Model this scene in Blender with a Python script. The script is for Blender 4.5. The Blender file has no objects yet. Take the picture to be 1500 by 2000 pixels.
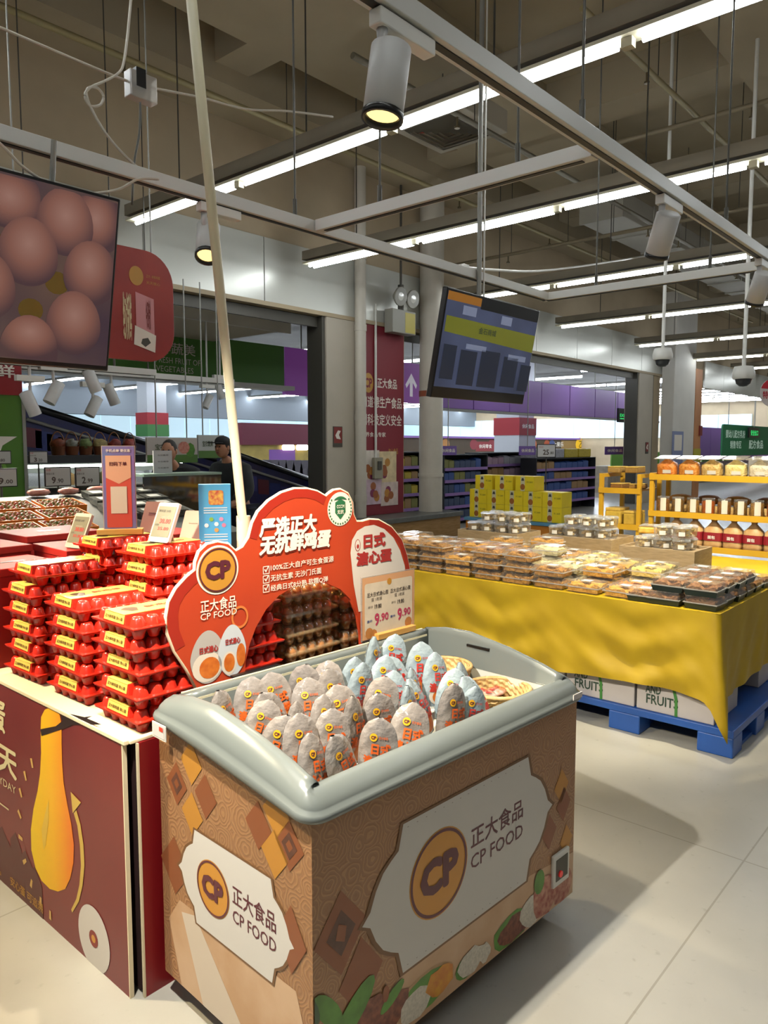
import bpy, bmesh, math, random
from mathutils import Vector, Matrix
random.seed(7)
S = bpy.context.scene
COL = S.collection
PI = math.pi

# ------------------------------------------------------------------ camera
CAM_H = 1.6; FPX = 1465.0
YAW = math.radians(41.25); PITCH = math.atan(130/1465.0)
FW = Vector((math.cos(YAW)*math.cos(PITCH), math.sin(YAW)*math.cos(PITCH), -math.sin(PITCH)))
RT = Vector((math.sin(YAW), -math.cos(YAW), 0)); UP = RT.cross(FW)
cam_d = bpy.data.cameras.new('camera'); cam = bpy.data.objects.new('camera', cam_d); COL.objects.link(cam)
cam.matrix_world = Matrix(((RT.x, UP.x, -FW.x, 0), (RT.y, UP.y, -FW.y, 0), (RT.z, UP.z, -FW.z, CAM_H), (0, 0, 0, 1)))
cam_d.sensor_fit = 'VERTICAL'; cam_d.sensor_height = 36.0; cam_d.lens = 36.0*FPX/2000.0
cam_d.clip_start = 0.05; cam_d.clip_end = 200
S.camera = cam

# ------------------------------------------------------------------ world, exposure
W = bpy.data.worlds.new('world'); S.world = W; W.use_nodes = True
W.node_tree.nodes['Background'].inputs[0].default_value = (1.0, 0.97, 0.92, 1)
W.node_tree.nodes['Background'].inputs[1].default_value = 0.15
S.view_settings.view_transform = 'Standard'; S.view_settings.look = 'None'
S.view_settings.gamma = 1.0; S.view_settings.use_curve_mapping = False
S.view_settings.exposure = 0.15
S.cycles.max_bounces = 6; S.cycles.diffuse_bounces = 3; S.cycles.glossy_bounces = 3
S.cycles.transmission_bounces = 4; S.cycles.transparent_max_bounces = 12
S.cycles.caustics_reflective = False; S.cycles.caustics_refractive = False
S.cycles.sample_clamp_indirect = 3.0
TUBE_STRENGTH = 30.0; SPOT_W = 1.0

# ------------------------------------------------------------------ helpers
def at(u, v, X=None, Y=None, Z=None):          # a point of the photo at a known real distance
    r = FW*FPX + RT*(u-750) + UP*(1000-v)
    t = X/r.x if X is not None else Y/r.y if Y is not None else (Z-CAM_H)/r.z
    return Vector((0, 0, CAM_H)) + r*t
def lin(h):
    h = h.lstrip('#'); c = [int(h[i:i+2], 16)/255 for i in (0, 2, 4)]
    return tuple(x/12.92 if x <= .04045 else ((x+.055)/1.055)**2.4 for x in c) + (1,)
MATS = {}
def mat(name, hexc, rough=.5, metal=0, spec=.5, var=0, scale=8, bump=0, emit=0, alpha=1, coat=0, hex2=None, stretch=None):
    if name in MATS: return MATS[name]
    m = bpy.data.materials.new(name); m.use_nodes = True; nt = m.node_tree
    b = nt.nodes['Principled BSDF']; c = lin(hexc)
    b.inputs['Base Color'].default_value = c; b.inputs['Roughness'].default_value = rough
    b.inputs['Metallic'].default_value = metal; b.inputs['Specular IOR Level'].default_value = spec
    b.inputs['Alpha'].default_value = alpha; b.inputs['Coat Weight'].default_value = coat
    if emit: b.inputs['Emission Color'].default_value = c; b.inputs['Emission Strength'].default_value = emit
    if var or bump or hex2:
        tc = nt.nodes.new('ShaderNodeTexCoord'); nz = nt.nodes.new('ShaderNodeTexNoise')
        nz.inputs['Scale'].default_value = scale; nz.inputs['Detail'].default_value = 5
        if stretch:
            mp = nt.nodes.new('ShaderNodeMapping'); mp.inputs['Scale'].default_value = stretch
            nt.links.new(tc.outputs['Object'], mp.inputs[0]); nt.links.new(mp.outputs[0], nz.inputs['Vector'])
        else: nt.links.new(tc.outputs['Object'], nz.inputs['Vector'])
        if var or hex2:
            rp = nt.nodes.new('ShaderNodeValToRGB'); rp.color_ramp.elements[0].position = .35; rp.color_ramp.elements[1].position = .65
            d = lin(hex2) if hex2 else tuple(min(1, x*(1+var)) for x in c[:3])+(1,)
            rp.color_ramp.elements[0].color = c if hex2 else tuple(x*(1-var) for x in c[:3])+(1,)
            rp.color_ramp.elements[1].color = d
            nt.links.new(nz.outputs[0], rp.inputs[0]); nt.links.new(rp.outputs[0], b.inputs['Base Color'])
            if emit: nt.links.new(rp.outputs[0], b.inputs['Emission Color'])
        if bump:
            bp = nt.nodes.new('ShaderNodeBump'); bp.inputs['Strength'].default_value = bump; bp.inputs['Distance'].default_value = .02
            nt.links.new(nz.outputs[0], bp.inputs['Height']); nt.links.new(bp.outputs[0], b.inputs['Normal'])
    MATS[name] = m; return m
def clear(name, tint='#ffffff', see=.8, rough=.08, milky=.35):          # thin clear plastic or glass: see-through, a gloss and a little haze
    if name in MATS: return MATS[name]
    m = bpy.data.materials.new(name); m.use_nodes = True; nt = m.node_tree; nt.nodes.remove(nt.nodes['Principled BSDF'])
    out = nt.nodes['Material Output']; tr = nt.nodes.new('ShaderNodeBsdfTransparent'); tr.inputs[0].default_value = lin(tint)
    g = nt.nodes.new('ShaderNodeBsdfGlossy'); g.inputs[0].default_value = (1, 1, 1, 1); g.inputs['Roughness'].default_value = rough
    d = nt.nodes.new('ShaderNodeBsdfDiffuse'); d.inputs[0].default_value = lin(tint); gd = nt.nodes.new('ShaderNodeMixShader'); gd.inputs[0].default_value = milky
    lw = nt.nodes.new('ShaderNodeLayerWeight'); lw.inputs[0].default_value = .3
    mr = nt.nodes.new('ShaderNodeMapRange'); mr.inputs[3].default_value = (1-see)*.6; mr.inputs[4].default_value = min(1, (1-see)*.6+.32)
    mx = nt.nodes.new('ShaderNodeMixShader')
    nt.links.new(lw.outputs['Facing'], mr.inputs[0]); nt.links.new(mr.outputs[0], mx.inputs[0]); nt.links.new(g.outputs[0], gd.inputs[1]); nt.links.new(d.outputs[0], gd.inputs[2])
    nt.links.new(tr.outputs[0], mx.inputs[1]); nt.links.new(gd.outputs[0], mx.inputs[2]); nt.links.new(mx.outputs[0], out.inputs[0])
    MATS[name] = m; return m
def glow(name, hexc, strength):
    if name in MATS: return MATS[name]
    m = bpy.data.materials.new(name); m.use_nodes = True; nt = m.node_tree; nt.nodes.remove(nt.nodes['Principled BSDF'])
    e = nt.nodes.new('ShaderNodeEmission'); e.inputs[0].default_value = lin(hexc); e.inputs[1].default_value = strength
    nt.links.new(e.outputs[0], nt.nodes['Material Output'].inputs[0]); MATS[name] = m; return m

class MB:
    def __init__(s): s.v = []; s.f = []; s.mi = []; s.sm = []
    def add(s, vs, fs, mi=0, smooth=False, M=None):
        n = len(s.v); s.v += [(M @ Vector(p)) if M else Vector(p) for p in vs]
        s.f += [tuple(i+n for i in f) for f in fs]; s.mi += [mi]*len(fs); s.sm += [smooth]*len(fs); return s
    def box(s, x0, x1, y0, y1, z0, z1, mi=0, M=None):
        v = [(x, y, z) for z in (z0, z1) for y in (y0, y1) for x in (x0, x1)]
        return s.add(v, [(0, 2, 3, 1), (4, 5, 7, 6), (0, 1, 5, 4), (2, 6, 7, 3), (0, 4, 6, 2), (1, 3, 7, 5)], mi, False, M)
    def frustum(s, cx, cy, z0, z1, w0, d0, w1, d1, mi=0, M=None):
        v = [(cx+sx*w/2, cy+sy*d/2, z) for z, w, d in ((z0, w0, d0), (z1, w1, d1)) for sy in (-1, 1) for sx in (-1, 1)]
        return s.add(v, [(0, 2, 3, 1), (4, 5, 7, 6), (0, 1, 5, 4), (2, 6, 7, 3), (0, 4, 6, 2), (1, 3, 7, 5)], mi, False, M)
    def prism(s, poly, fr, t0, t1, mi=0):                 # poly in a frame fr(x, y, n), thick from t0 to t1
        n = len(poly); v = [fr(x, y, t0) for x, y in poly]+[fr(x, y, t1) for x, y in poly]
        return s.add(v, [tuple(range(n))[::-1], tuple(range(n, 2*n))]+[(i, (i+1) % n, n+(i+1) % n, n+i) for i in range(n)], mi)
    def lathe(s, prof, n=16, M=None, mi=0, cap=True, smooth=True):
        v = [(r*math.cos(2*PI*k/n), r*math.sin(2*PI*k/n), z) for r, z in prof for k in range(n)]
        f = [(j*n+k, j*n+(k+1) % n, (j+1)*n+(k+1) % n, (j+1)*n+k) for j in range(len(prof)-1) for k in range(n)]
        s.add(v, f, mi, smooth, M)
        if cap:
            for j, rev in ((0, True), (len(prof)-1, False)):
                if prof[j][0] > 1e-5:
                    ring = [v[j*n+k] for k in range(n)]
                    s.add(ring, [tuple(range(n))[::-1] if rev else tuple(range(n))], mi, False, M)
        return s
    def cyl(s, a, b, r, n=8, mi=0, r2=None, smooth=True):
        a = Vector(a); b = Vector(b); d = b-a; q = d.to_track_quat('Z', 'Y').to_matrix().to_4x4()
        return s.lathe([(r, 0), (r if r2 is None else r2, d.length)], n, Matrix.Translation(a) @ q, mi, True, smooth)
    def tube(s, pts, r, n=6, mi=0):
        pts = [Vector(p) for p in pts]; vs = []; fs = []; m = len(pts)
        for i, p in enumerate(pts):
            d = (pts[min(i+1, m-1)]-pts[max(i-1, 0)]).normalized(); q = d.to_track_quat('Z', 'Y').to_matrix()
            vs += [p+q @ Vector((r*math.cos(2*PI*k/n), r*math.sin(2*PI*k/n), 0)) for k in range(n)]
        fs = [(i*n+k, i*n+(k+1) % n, (i+1)*n+(k+1) % n, (i+1)*n+k) for i in range(m-1) for k in range(n)]
        fs += [tuple(range(n))[::-1], tuple(range((m-1)*n, m*n))]
        return s.add(vs, fs, mi, True)
    def blob(s, c, rx, ry, rz, n=10, m=6, mi=0, M=None, wob=0, seed=0):
        rn = random.Random(seed); vs = []; 
        for j in range(m+1):
            th = PI*j/m
            for k in range(n):
                q = 1+(rn.uniform(-wob, wob) if 0 < j < m else 0)
                vs.append((c[0]+rx*q*math.sin(th)*math.cos(2*PI*k/n), c[1]+ry*q*math.sin(th)*math.sin(2*PI*k/n), c[2]+rz*q*math.cos(th)))
        fs = [(j*n+k, (j+1)*n+k, (j+1)*n+(k+1) % n, j*n+(k+1) % n) for j in range(m) for k in range(n)]
        return s.add(vs, fs, mi, True, M)
    def grid(s, fn, nu, nv, mi=0, smooth=True):
        vs = [fn(i/nu, j/nv) for j in range(nv+1) for i in range(nu+1)]
        fs = [(j*(nu+1)+i, j*(nu+1)+i+1, (j+1)*(nu+1)+i+1, (j+1)*(nu+1)+i) for j in range(nv) for i in range(nu)]
        return s.add(vs, fs, mi, smooth)
    def mesh(s, name, mats):
        me = bpy.data.meshes.new(name); me.from_pydata([tuple(v) for v in s.v], [], s.f)
        for m in (mats if isinstance(mats, (list, tuple)) else [mats]): me.materials.append(m)
        me.polygons.foreach_set('material_index', s.mi); me.polygons.foreach_set('use_smooth', s.sm); me.update(); return me
    def build(s, name, mats, parent=None, bevel=0, seg=2):
        o = bpy.data.objects.new(name, s.mesh(name, mats)); COL.objects.link(o)
        if parent: o.parent = parent
        if bevel:
            b = o.modifiers.new('bevel', 'BEVEL'); b.width = bevel; b.segments = seg; b.limit_method = 'ANGLE'
        return o
def tag(o, label=None, cat=None, group=None, kind=None):
    for k, v in (('label', label), ('category', cat), ('group', group), ('kind', kind)):
        if v: o[k] = v
    return o
def thing(name, label, cat, loc=(0, 0, 0), rz=0, group=None):
    o = bpy.data.objects.new(name, None); COL.objects.link(o); o.location = loc; o.rotation_euler = (0, 0, rz)
    o.empty_display_size = .05
    return tag(o, label, cat, group)
def struct(name, mb, m, bevel=0): return tag(mb.build(name, m, None, bevel), kind='structure')
def kids(o): return KIDS.get(o.name, [])
def copy_tree(o, parent=None):
    c = o.copy(); COL.objects.link(c)
    if parent: c.parent = parent
    for ch in list(o.children): copy_tree(ch, c)
    return c
def place(proto, used, loc, rz, label, group=None, tilt=None):   # the first time the thing itself, then copies
    o = proto if not used else copy_tree(proto)
    o.location = loc; o.rotation_euler = (tilt or (0, 0, 0)) if tilt else (0, 0, rz)
    o['label'] = label
    if group: o['group'] = group
    return o
def frame(o, ux, uy):
    o = Vector(o); ux = Vector(ux).normalized(); uy = Vector(uy).normalized(); n = ux.cross(uy)
    return lambda x, y, d=0.0: o+ux*x+uy*y+n*d
def text_mesh(body):
    cu = bpy.data.curves.new('t', 'FONT'); cu.body = body; cu.size = 1; cu.resolution_u = 2; cu.fill_mode = 'FRONT'
    ob = bpy.data.objects.new('t', cu); COL.objects.link(ob); dg = bpy.context.evaluated_depsgraph_get(); dg.update()
    me = ob.evaluated_get(dg).to_mesh()
    v = [tuple(p.co) for p in me.vertices]; f = [tuple(p.vertices) for p in me.polygons]
    ob.evaluated_get(dg).to_mesh_clear(); bpy.data.objects.remove(ob); bpy.data.curves.remove(cu)
    return v, f
def text(body, fr, x, y, w, h, m, parent, off=.0012, bold=0.0, name='lettering', shear=0):    # fits the words into w x h with the corner at x, y
    v, f = text_mesh(body)
    if not v: return None
    x0 = min(p[0] for p in v)-bold; x1 = max(p[0] for p in v)+bold; y0 = min(p[1] for p in v)-bold; y1 = max(p[1] for p in v)+bold
    sx = w/max(x1-x0, 1e-6) if w else h/max(y1-y0, 1e-6); sy = h/max(y1-y0, 1e-6)
    mb = MB(); nb = 16 if bold > .03 and h > .04 else 6
    for q, (dx, dy) in enumerate([(bold*math.cos(k*2*PI/nb), bold*math.sin(k*2*PI/nb)) for k in range(nb)] if bold else [(0, 0)]):   # heavier strokes
        mb.add([fr(x+(p[0]+dx-x0)*sx+shear*(p[1]-y0)*sy, y+(p[1]+dy-y0)*sy, off+(1.5e-5 if nb == 16 else 4e-5)*q) for p in v], f)
    return mb.build(name, m, parent)
def disc(fr, cx, cy, rx, ry, n=32): return [(cx+rx*math.cos(2*PI*k/n), cy+ry*math.sin(2*PI*k/n)) for k in range(n)]
def shape(poly, fr, m, parent, off=.001, name='print', thick=.0006):
    mb = MB(); n = len(poly); mb.add([fr(x, y, off) for x, y in poly], [tuple(range(n))]); return mb.build(name, m, parent)
def rrect(x0, x1, y0, y1, r, n=5):
    out = []
    for cx, cy, a in ((x1-r, y1-r, 0), (x0+r, y1-r, 90), (x0+r, y0+r, 180), (x1-r, y0+r, 270)):
        out += [(cx+r*math.cos(math.radians(a+90*k/n)), cy+r*math.sin(math.radians(a+90*k/n))) for k in range(n+1)]
    return out
ORD = ['first', 'second', 'third', 'fourth', 'fifth', 'sixth', 'seventh', 'eighth', 'ninth', 'tenth', 'eleventh', 'twelfth', 'thirteenth', 'fourteenth', 'fifteenth']

# common materials
white_metal = mat('white_metal', '#c9c8c2', .4, .0, .5); grey_metal = mat('grey_metal', '#8d8c86', .45, .3); dark_metal = mat('dark_metal', '#4a4740', .5, .3)
white_plastic = mat('white_plastic', '#dcdad2', .4); black_plastic = mat('black_plastic', '#141416', .3); beige_paint = mat('beige_paint', '#b3a68e', .8, var=.06, scale=2)
tube_glow = glow('tube_glow', '#f4fbff', TUBE_STRENGTH); far_tube_glow = glow('far_tube_glow', '#eaf4ff', TUBE_STRENGTH*1.3)

# ================================================================== STRUCTURE
def floor_mat():
    m = mat('floor_vinyl', '#aaa79e', .28, spec=.4, var=.05, scale=3, bump=.015); nt = m.node_tree; b = nt.nodes['Principled BSDF']
    tc = nt.nodes.new('ShaderNodeTexCoord'); br = nt.nodes.new('ShaderNodeTexBrick'); mp = nt.nodes.new('ShaderNodeMapping')
    mp.inputs['Location'].default_value = (.6, 1.02, 0); br.offset = 0
    br.inputs['Scale'].default_value = 1; br.inputs['Brick Width'].default_value = 1.8; br.inputs['Row Height'].default_value = 1.8
    br.inputs['Mortar Size'].default_value = .0035; br.inputs['Color1'].default_value = br.inputs['Color2'].default_value = (1, 1, 1, 1); br.inputs['Mortar'].default_value = (.72, .70, .66, 1)
    n2 = nt.nodes.new('ShaderNodeTexNoise'); n2.inputs['Scale'].default_value = 25; n2.inputs['Detail'].default_value = 6
    r2 = nt.nodes.new('ShaderNodeValToRGB'); r2.color_ramp.elements[0].position = .22; r2.color_ramp.elements[0].color = (.8, .79, .77, 1); r2.color_ramp.elements[1].position = .36
    mx = nt.nodes.new('ShaderNodeMix'); mx.data_type = 'RGBA'; mx.blend_type = 'MULTIPLY'; mx.inputs[0].default_value = 1
    mx2 = nt.nodes.new('ShaderNodeMix'); mx2.data_type = 'RGBA'; mx2.blend_type = 'MULTIPLY'; mx2.inputs[0].default_value = 1
    src = b.inputs['Base Color'].links[0].from_socket
    nt.links.new(tc.outputs['Object'], mp.inputs[0]); nt.links.new(mp.outputs[0], br.inputs['Vector']); nt.links.new(tc.outputs['Object'], n2.inputs['Vector'])
    nt.links.new(n2.outputs[0], r2.inputs[0]); nt.links.new(src, mx.inputs[6]); nt.links.new(br.outputs[0], mx.inputs[7])
    nt.links.new(mx.outputs[2], mx2.inputs[6]); nt.links.new(r2.outputs[0], mx2.inputs[7]); nt.links.new(mx2.outputs[2], b.inputs['Base Color'])
    return m
struct('floor', MB().box(-8, 45, -8, 40, -.1, 0), floor_mat())
WY = 8.4                                                  # the wall with the shutter openings
wall_paint = mat('wall_paint', '#b09f84', .85, var=.05, scale=1.5)
panel_metal = mat('panel_metal', '#c9c9c0', .32, .25, var=.03, scale=1)
wall = struct('wall_back', MB().box(-6, 25.2, WY, WY+.3, 3.72, 6.9).box(8.2, 10.1, WY, WY+.3, 0, 3.72).box(20.0, 21.6, WY, WY+.3, 0, 3.72), wall_paint)
px0 = -4.3
while px0 < 21.5:                                          # shiny cladding over the openings, panel by panel
    x1 = min(px0+1.88, 21.6)
    MB().box(px0+.006, x1-.006, WY-.05, WY-.002, 3.62, 4.5).build('cladding_panel', panel_metal, wall, .004); px0 += 1.88
MB().box(-4.3, 21.6, WY-.07, WY+.34, 3.56, 3.62).build('soffit_trim', mat('trim_beige', '#a9987c', .6), wall)
jamb = mat('jamb_paint', '#b4ab9b', .6, var=.04, scale=2)
for x0, x1 in ((8.18, 8.82), (20.0, 20.95)):
    MB().box(x0, x1, WY-.06, WY+.35, 0, 3.56).build('jamb', jamb, wall, .01)
    MB().box(x0-.07, x0-.01, WY-.03, WY+.3, 0, 3.56).build('jamb_guide', dark_metal, wall)
    MB().box(x1+.01, x1+.05, WY-.05, WY+.2, 0, 3.56).build('jamb_guide', dark_metal, wall)
for x0, x1 in ((-4, 8.1), (10.15, 19.88)):                  # roller shutter boxes in the openings
    sh = thing('roller_shutter', 'dark rolled-up shutter above the %s opening' % ('left' if x0 < 0 else 'middle wide'), 'shutter')
    for k in range(4): MB().box(x0, x1, WY+.06+.06*k, WY+.11+.06*k, 3.40+.03*k, 3.55).build('slat', dark_metal, sh)
# hall ceiling with downstand beams
ceil_paint = mat('ceiling_paint', '#a89a80', .9, var=.07, scale=.8)
ceil = struct('ceiling', MB().box(-8, 45, -8, WY+.3, 6.6, 6.8), ceil_paint)
for y0, y1, z in ((7.6, 8.4, 5.9), (5.5, 7.0, 6.1), (2.2, 3.0, 6.0), (-1.4, -.6, 6.0)):
    MB().box(-8, 40, y0, y1, z, 6.6).build('beam', ceil_paint, ceil)
for x0, x1 in ((1.6, 2.1), (5.65, 6.15), (9.7, 10.3), (14, 14.6), (18.5, 19.1), (23, 23.6), (28, 28.6)):
    MB().box(x0, x1, -8, 8.4, 6.102, 6.6).build('beam', ceil_paint, ceil)
# right end of the hall: white pillar, third opening
pill = mat('pillar_white', '#d4d0c8', .7, var=.04, scale=1.5)
struct('pillar_white', MB().box(21.5, 23.2, 7.95, WY-.08, 0, 6.1), pill, .02)
pr = struct('wall_right', MB().box(25.2, 45, WY, WY+.3, 3.5, 6.9).box(44, 44.3, -8, 40, 0, 6.9), wall_paint)
for k in range(5): MB().box(25.2+1.9*k+.005, 27.1+1.9*k-.005, WY-.05, WY-.002, 3.45, 4.3).build('cladding_panel', panel_metal, pr, .004)
# the store behind: floor runs on, its own lower ceiling, far wall
far_ceil = mat('far_ceiling_dark', '#5c5b58', .9, var=.1, scale=.6)
struct('ceiling_far_store', MB().box(-8, 45, WY+.3, 40, 4.55, 4.7), far_ceil)
struct('wall_far', MB().box(-8, 45, 38, 38.3, 0, 4.7), mat('far_wall_paint', '#c3d2da', .8, var=.04, scale=.5))
# ================================================================== OVERHEAD
tray_paint = mat('light_tray_paint', '#7d7462', .6, var=.08, scale=3); reflector = mat('light_reflector', '#c9c2a8', .45)
ROWS = (-2.0, 1.2, 4.72, 7.43, 10.9, 14.7, 18.8, 23.0, 26.6, 31.0)
ROWN = {4.72: 'nearest the camera, crossing over the left television', 7.43: 'second from the left, paired tubes at its wall end', 10.9: 'passing above the right television', 14.7: 'ending over the middle shutter opening',
        18.8: 'fifth out from the left television', 23.0: 'ending beside the white pillar', 26.6: 'behind the white pillar', 31.0: 'farthest right in the hall'}
for X in ROWS:
    r = thing('fluorescent_light_row', 'long suspended fluorescent light row ' + (ROWN.get(X) or ('behind the camera to the left', 'just above the picture frame')[ROWS.index(X)]), 'light', (X, 0, 4.1), 0, 'fluorescent rows under the hall ceiling')
    MB().box(-.075, .065, -1.95, 7.98, .09, .21).build('cable_tray', tray_paint, r)
    MB().box(-.07, .07, -1.95, 7.98, .035, .06).build('reflector', reflector, r)
    for k in range(5):
        y1 = 7.9-1.95*k
        for dx in ((-.045, .045) if (X == 7.43 and k < 2) else (0,)):
            MB().cyl((dx, y1-1.83, 0), (dx, y1-.04, 0), .02, 8).build('tube', tube_glow, r)
        MB().box(-.03, .03, y1-1.93, y1-1.86, -.022, .05).build('tube_holder', reflector, r)
        MB().cyl((0, y1-.9, .2), (0, y1-.9, 2.5), .008, 5).build('hanging_rod', dark_metal, r)
# track frame of white rails with black slots
slot = mat('track_slot_black', '#1b1a18', .5)
def rail(name, label, a, b):
    a = Vector(a); b = Vector(b); d = (b-a).normalized(); s = Vector((-d.y, d.x, 0))
    t = thing(name, label, 'track rail', a); L = (b-a).length; M = Matrix(((d.x, s.x, 0, 0), (d.y, s.y, 0, 0), (0, 0, 1, 0), (0, 0, 0, 1)))
    MB().box(0, L, -.032, .032, -.03, .03, 0, M).build('rail_body', white_metal, t, .003)
    MB().box(.05, L-.05, -.012, .012, -.034, -.03, 0, M).build('rail_slot', slot, t)
    n = max(2, int(L/1.7))
    for k in range(n):
        x = L*(k+.45)/n; MB().cyl(M @ Vector((x, 0, .03)), M @ Vector((x, 0, .12)), .012, 6).cyl(M @ Vector((x, 0, .12)), M @ Vector((x, 0, 3.75)), .006, 5).build('drop_rod', dark_metal, t)
    return t
RZ = 2.8
rail('track_rail', 'long white ceiling track rail passing above both televisions', (-1.5, 3.11, RZ), (5.55, 3.11, RZ))
rail('track_rail', 'long white ceiling track rail crossing the upper right, nearest the camera', (-1.5, 1.41, RZ), (7.2, 1.41, RZ))
rail('track_rail', 'white cross rail joining the two long tracks near the picture centre', (2.96, 1.45, RZ), (2.96, 3.07, RZ))
rail('track_rail', 'white cross rail joining the long tracks behind the right television', (5.55, 1.45, RZ), (5.55, 3.15, RZ))
# track spotlights
lens_on = glow('warm_lens', '#ffd98a', 1.7); spot_white = mat('spot_white', '#c4c3c0', .45)
def spot(label, x, y, aim, power, lens=True, blend=.5, size=70, col=(1, .80, .50)):
    p = Vector((x, y, RZ-.21)); d = (Vector(aim)-p).normalized(); t = thing('track_spotlight', label, 'spotlight', (x, y, RZ-.035), 0, 'spotlights on the white track')
    o = Vector((x, y, RZ-.035))
    MB().box(-.05, .19, -.022, .022, -.045, -.001).build('adapter', white_plastic, t, .004)
    MB().tube([(-.02, 0, -.045), (-.02, 0, -.09), (-.01, .0, -.12)], .016, 8).build('swivel_arm', spot_white, t)
    q = d.to_track_quat('Z', 'Y').to_matrix().to_4x4(); M = Matrix.Translation(p-o) @ q
    MB().lathe([(.0, -.10), (.045, -.10), (.056, -.092), (.056, .085), (.054, .086)], 20, M).build('head', spot_white, t)
    MB().lathe([(.0555, .085), (.058, .087), (.058, .105), (.050, .105), (.046, .088)], 20, M, cap=False).build('lens_ring', black_plastic, t)
    MB().lathe([(0, .088), (.046, .088)], 20, M, cap=False).build('lens', lens_on if lens else black_plastic, t)
    if power:
        L = bpy.data.lights.new('spot_beam', 'SPOT'); L.energy = power*SPOT_W; L.color = col; L.spot_size = math.radians(size); L.spot_blend = blend; L.shadow_soft_size = .02
        lo = bpy.data.objects.new('spot_beam', L); COL.objects.link(lo); lo.parent = t; lo.matrix_local = Matrix.Translation(p-o+d*.12) @ (-d).to_track_quat('Z', 'Y').to_matrix().to_4x4()
    return t
spot('large white track spotlight with a glowing warm lens at top centre', 1.62, 1.41, (1.22, 1.5, 0), 130, True, .6, 80, (1, .84, .58))
spot('white track spotlight with a glowing lens hanging beside the cream pole', 2.25, 3.11, (1.6, 2.4, .9), 110, True, .6, 80, (1, .82, .52))
spot('white track spotlight turned away under the right end of the near rail', 3.60, 1.41, (4.4, 2.3, .8), 280, True, .6, 88, (1, .89, .64))
spot('white track spotlight at the right edge of the picture', 5.2, 1.41, (5.9, 2.1, 1.0), 260, True, .6, 90, (1, .89, .64))
spot('white track spotlight on the near rail, above the picture frame, aimed at the freezer', .35, 1.41, (2.3, 1.35, .4), 310, True, .5, 78, (1, .95, .84))
spot('white track spotlight on the long rail left of the egg television, lighting the egg cartons', .1, 3.11, (1.05, 2.2, .4), 320, True, .5, 85, (1, .84, .55))
# televisions hung from the rail
def tv(label, x0, x1, ztop, h, tilt, y):
    t = thing('television', label, 'television', ((x0+x1)/2, y, ztop)); t.rotation_euler = (math.radians(tilt), 0, 0); w = (x1-x0)/2
    MB().box(-w, w, 0, .045, -h, 0).build('casing', black_plastic, t, .006)
    MB().box(-w*.5, w*.5, .045, .09, -h*.75, -h*.2).build('back_cover', black_plastic, t, .01)
    return t, w
def screen_mat(name, c0, c1, strength):
    m = bpy.data.materials.new(name); m.use_nodes = True; nt = m.node_tree; b = nt.nodes['Principled BSDF']; b.inputs['Roughness'].default_value = .15
    b.inputs['Base Color'].default_value = (.01, .01, .012, 1); g = nt.nodes.new('ShaderNodeTexCoord'); n = nt.nodes.new('ShaderNodeTexNoise'); n.inputs['Scale'].default_value = 2.2
    r = nt.nodes.new('ShaderNodeValToRGB'); r.color_ramp.elements[0].color = lin(c0); r.color_ramp.elements[1].color = lin(c1); r.color_ramp.elements[0].position = .35; r.color_ramp.elements[1].position = .65
    nt.links.new(g.outputs['Object'], n.inputs['Vector']); nt.links.new(n.outputs[0], r.inputs[0]); nt.links.new(r.outputs[0], b.inputs['Emission Color']); b.inputs['Emission Strength'].default_value = strength
    return m
def egg_pic_mat():
    m = bpy.data.materials.new('egg_picture'); m.use_nodes = True; nt = m.node_tree; b = nt.nodes['Principled BSDF']; b.inputs['Roughness'].default_value = .2; b.inputs['Base Color'].default_value = (.01, .01, .01, 1)
    g = nt.nodes.new('ShaderNodeTexCoord'); v = nt.nodes.new('ShaderNodeVectorMath'); v.operation = 'DISTANCE'; v.inputs[1].default_value = (.5, .5, .62)
    r = nt.nodes.new('ShaderNodeValToRGB'); e = r.color_ramp.elements; e[0].position = 0; e[0].color = lin('#9a7266'); e[1].position = .58; e[1].color = lin('#4a3438')
    k = e.new(.3); k.color = lin('#84584c')
    nt.links.new(g.outputs['Generated'], v.inputs[0]); nt.links.new(v.outputs['Value'], r.inputs[0]); nt.links.new(r.outputs[0], b.inputs['Emission Color']); b.inputs['Emission Strength'].default_value = .75
    return m
t1, w1 = tv('large television showing brown eggs, hanging at the left edge', .49, 1.72, 2.63, .72, 12, 2.98)
f1 = frame((-w1, -.001, -.72), (1, 0, 0), (0, 0, 1))
sc = shape(rrect(.012, 2*w1-.012, .022, .708, .004), f1, screen_mat('egg_screen', '#4d3a44', '#6f5548', .55), t1, .0, 'screen')
egm = egg_pic_mat(); yel = mat('screen_yellow', '#5e4e22', .2, emit=.3)
for k, (x, y, a) in enumerate(((1.15, .60, 0), (.78, .62, 0), (1.0, .56, .0), (.62, .46, 0), (1.12, .38, 0), (.86, .42, 0), (.30, .55, 0), (.42, .33, 0), (.70, .27, 0), (1.06, .17, 0), (.15, .30, 0), (.55, .10, 0), (.88, .05, 0), (.25, .08, 0))):
    shape([(min(2*w1-.014, max(.014, x+.118*math.cos(q))), min(.70, max(.026, y+(.15 if math.sin(q) > 0 else .11)*math.sin(q)))) for q in (2*PI*i/28 for i in range(28))], f1, egm, sc, .0012+.0002*k, 'egg_picture')
for x, y in ((.98, .34), (.88, .22), (.74, .44), (.56, .24)):
    shape(disc(f1, x, y, .05, .045, 14), f1, yel, sc, .0006, 'tray_picture')
for dx in (-.35, .35): MB().cyl((dx, .06, -.06), (dx, .06, .16), .012, 6).build('hanger', grey_metal, t1)
t2, w2 = tv('television with a dim blue shop screen hanging right of centre', 4.03, 5.22, 2.63, .72, 11, 2.98)
f2 = frame((-w2, -.001, -.72), (1, 0, 0), (0, 0, 1)); W2 = 2*w2
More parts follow.
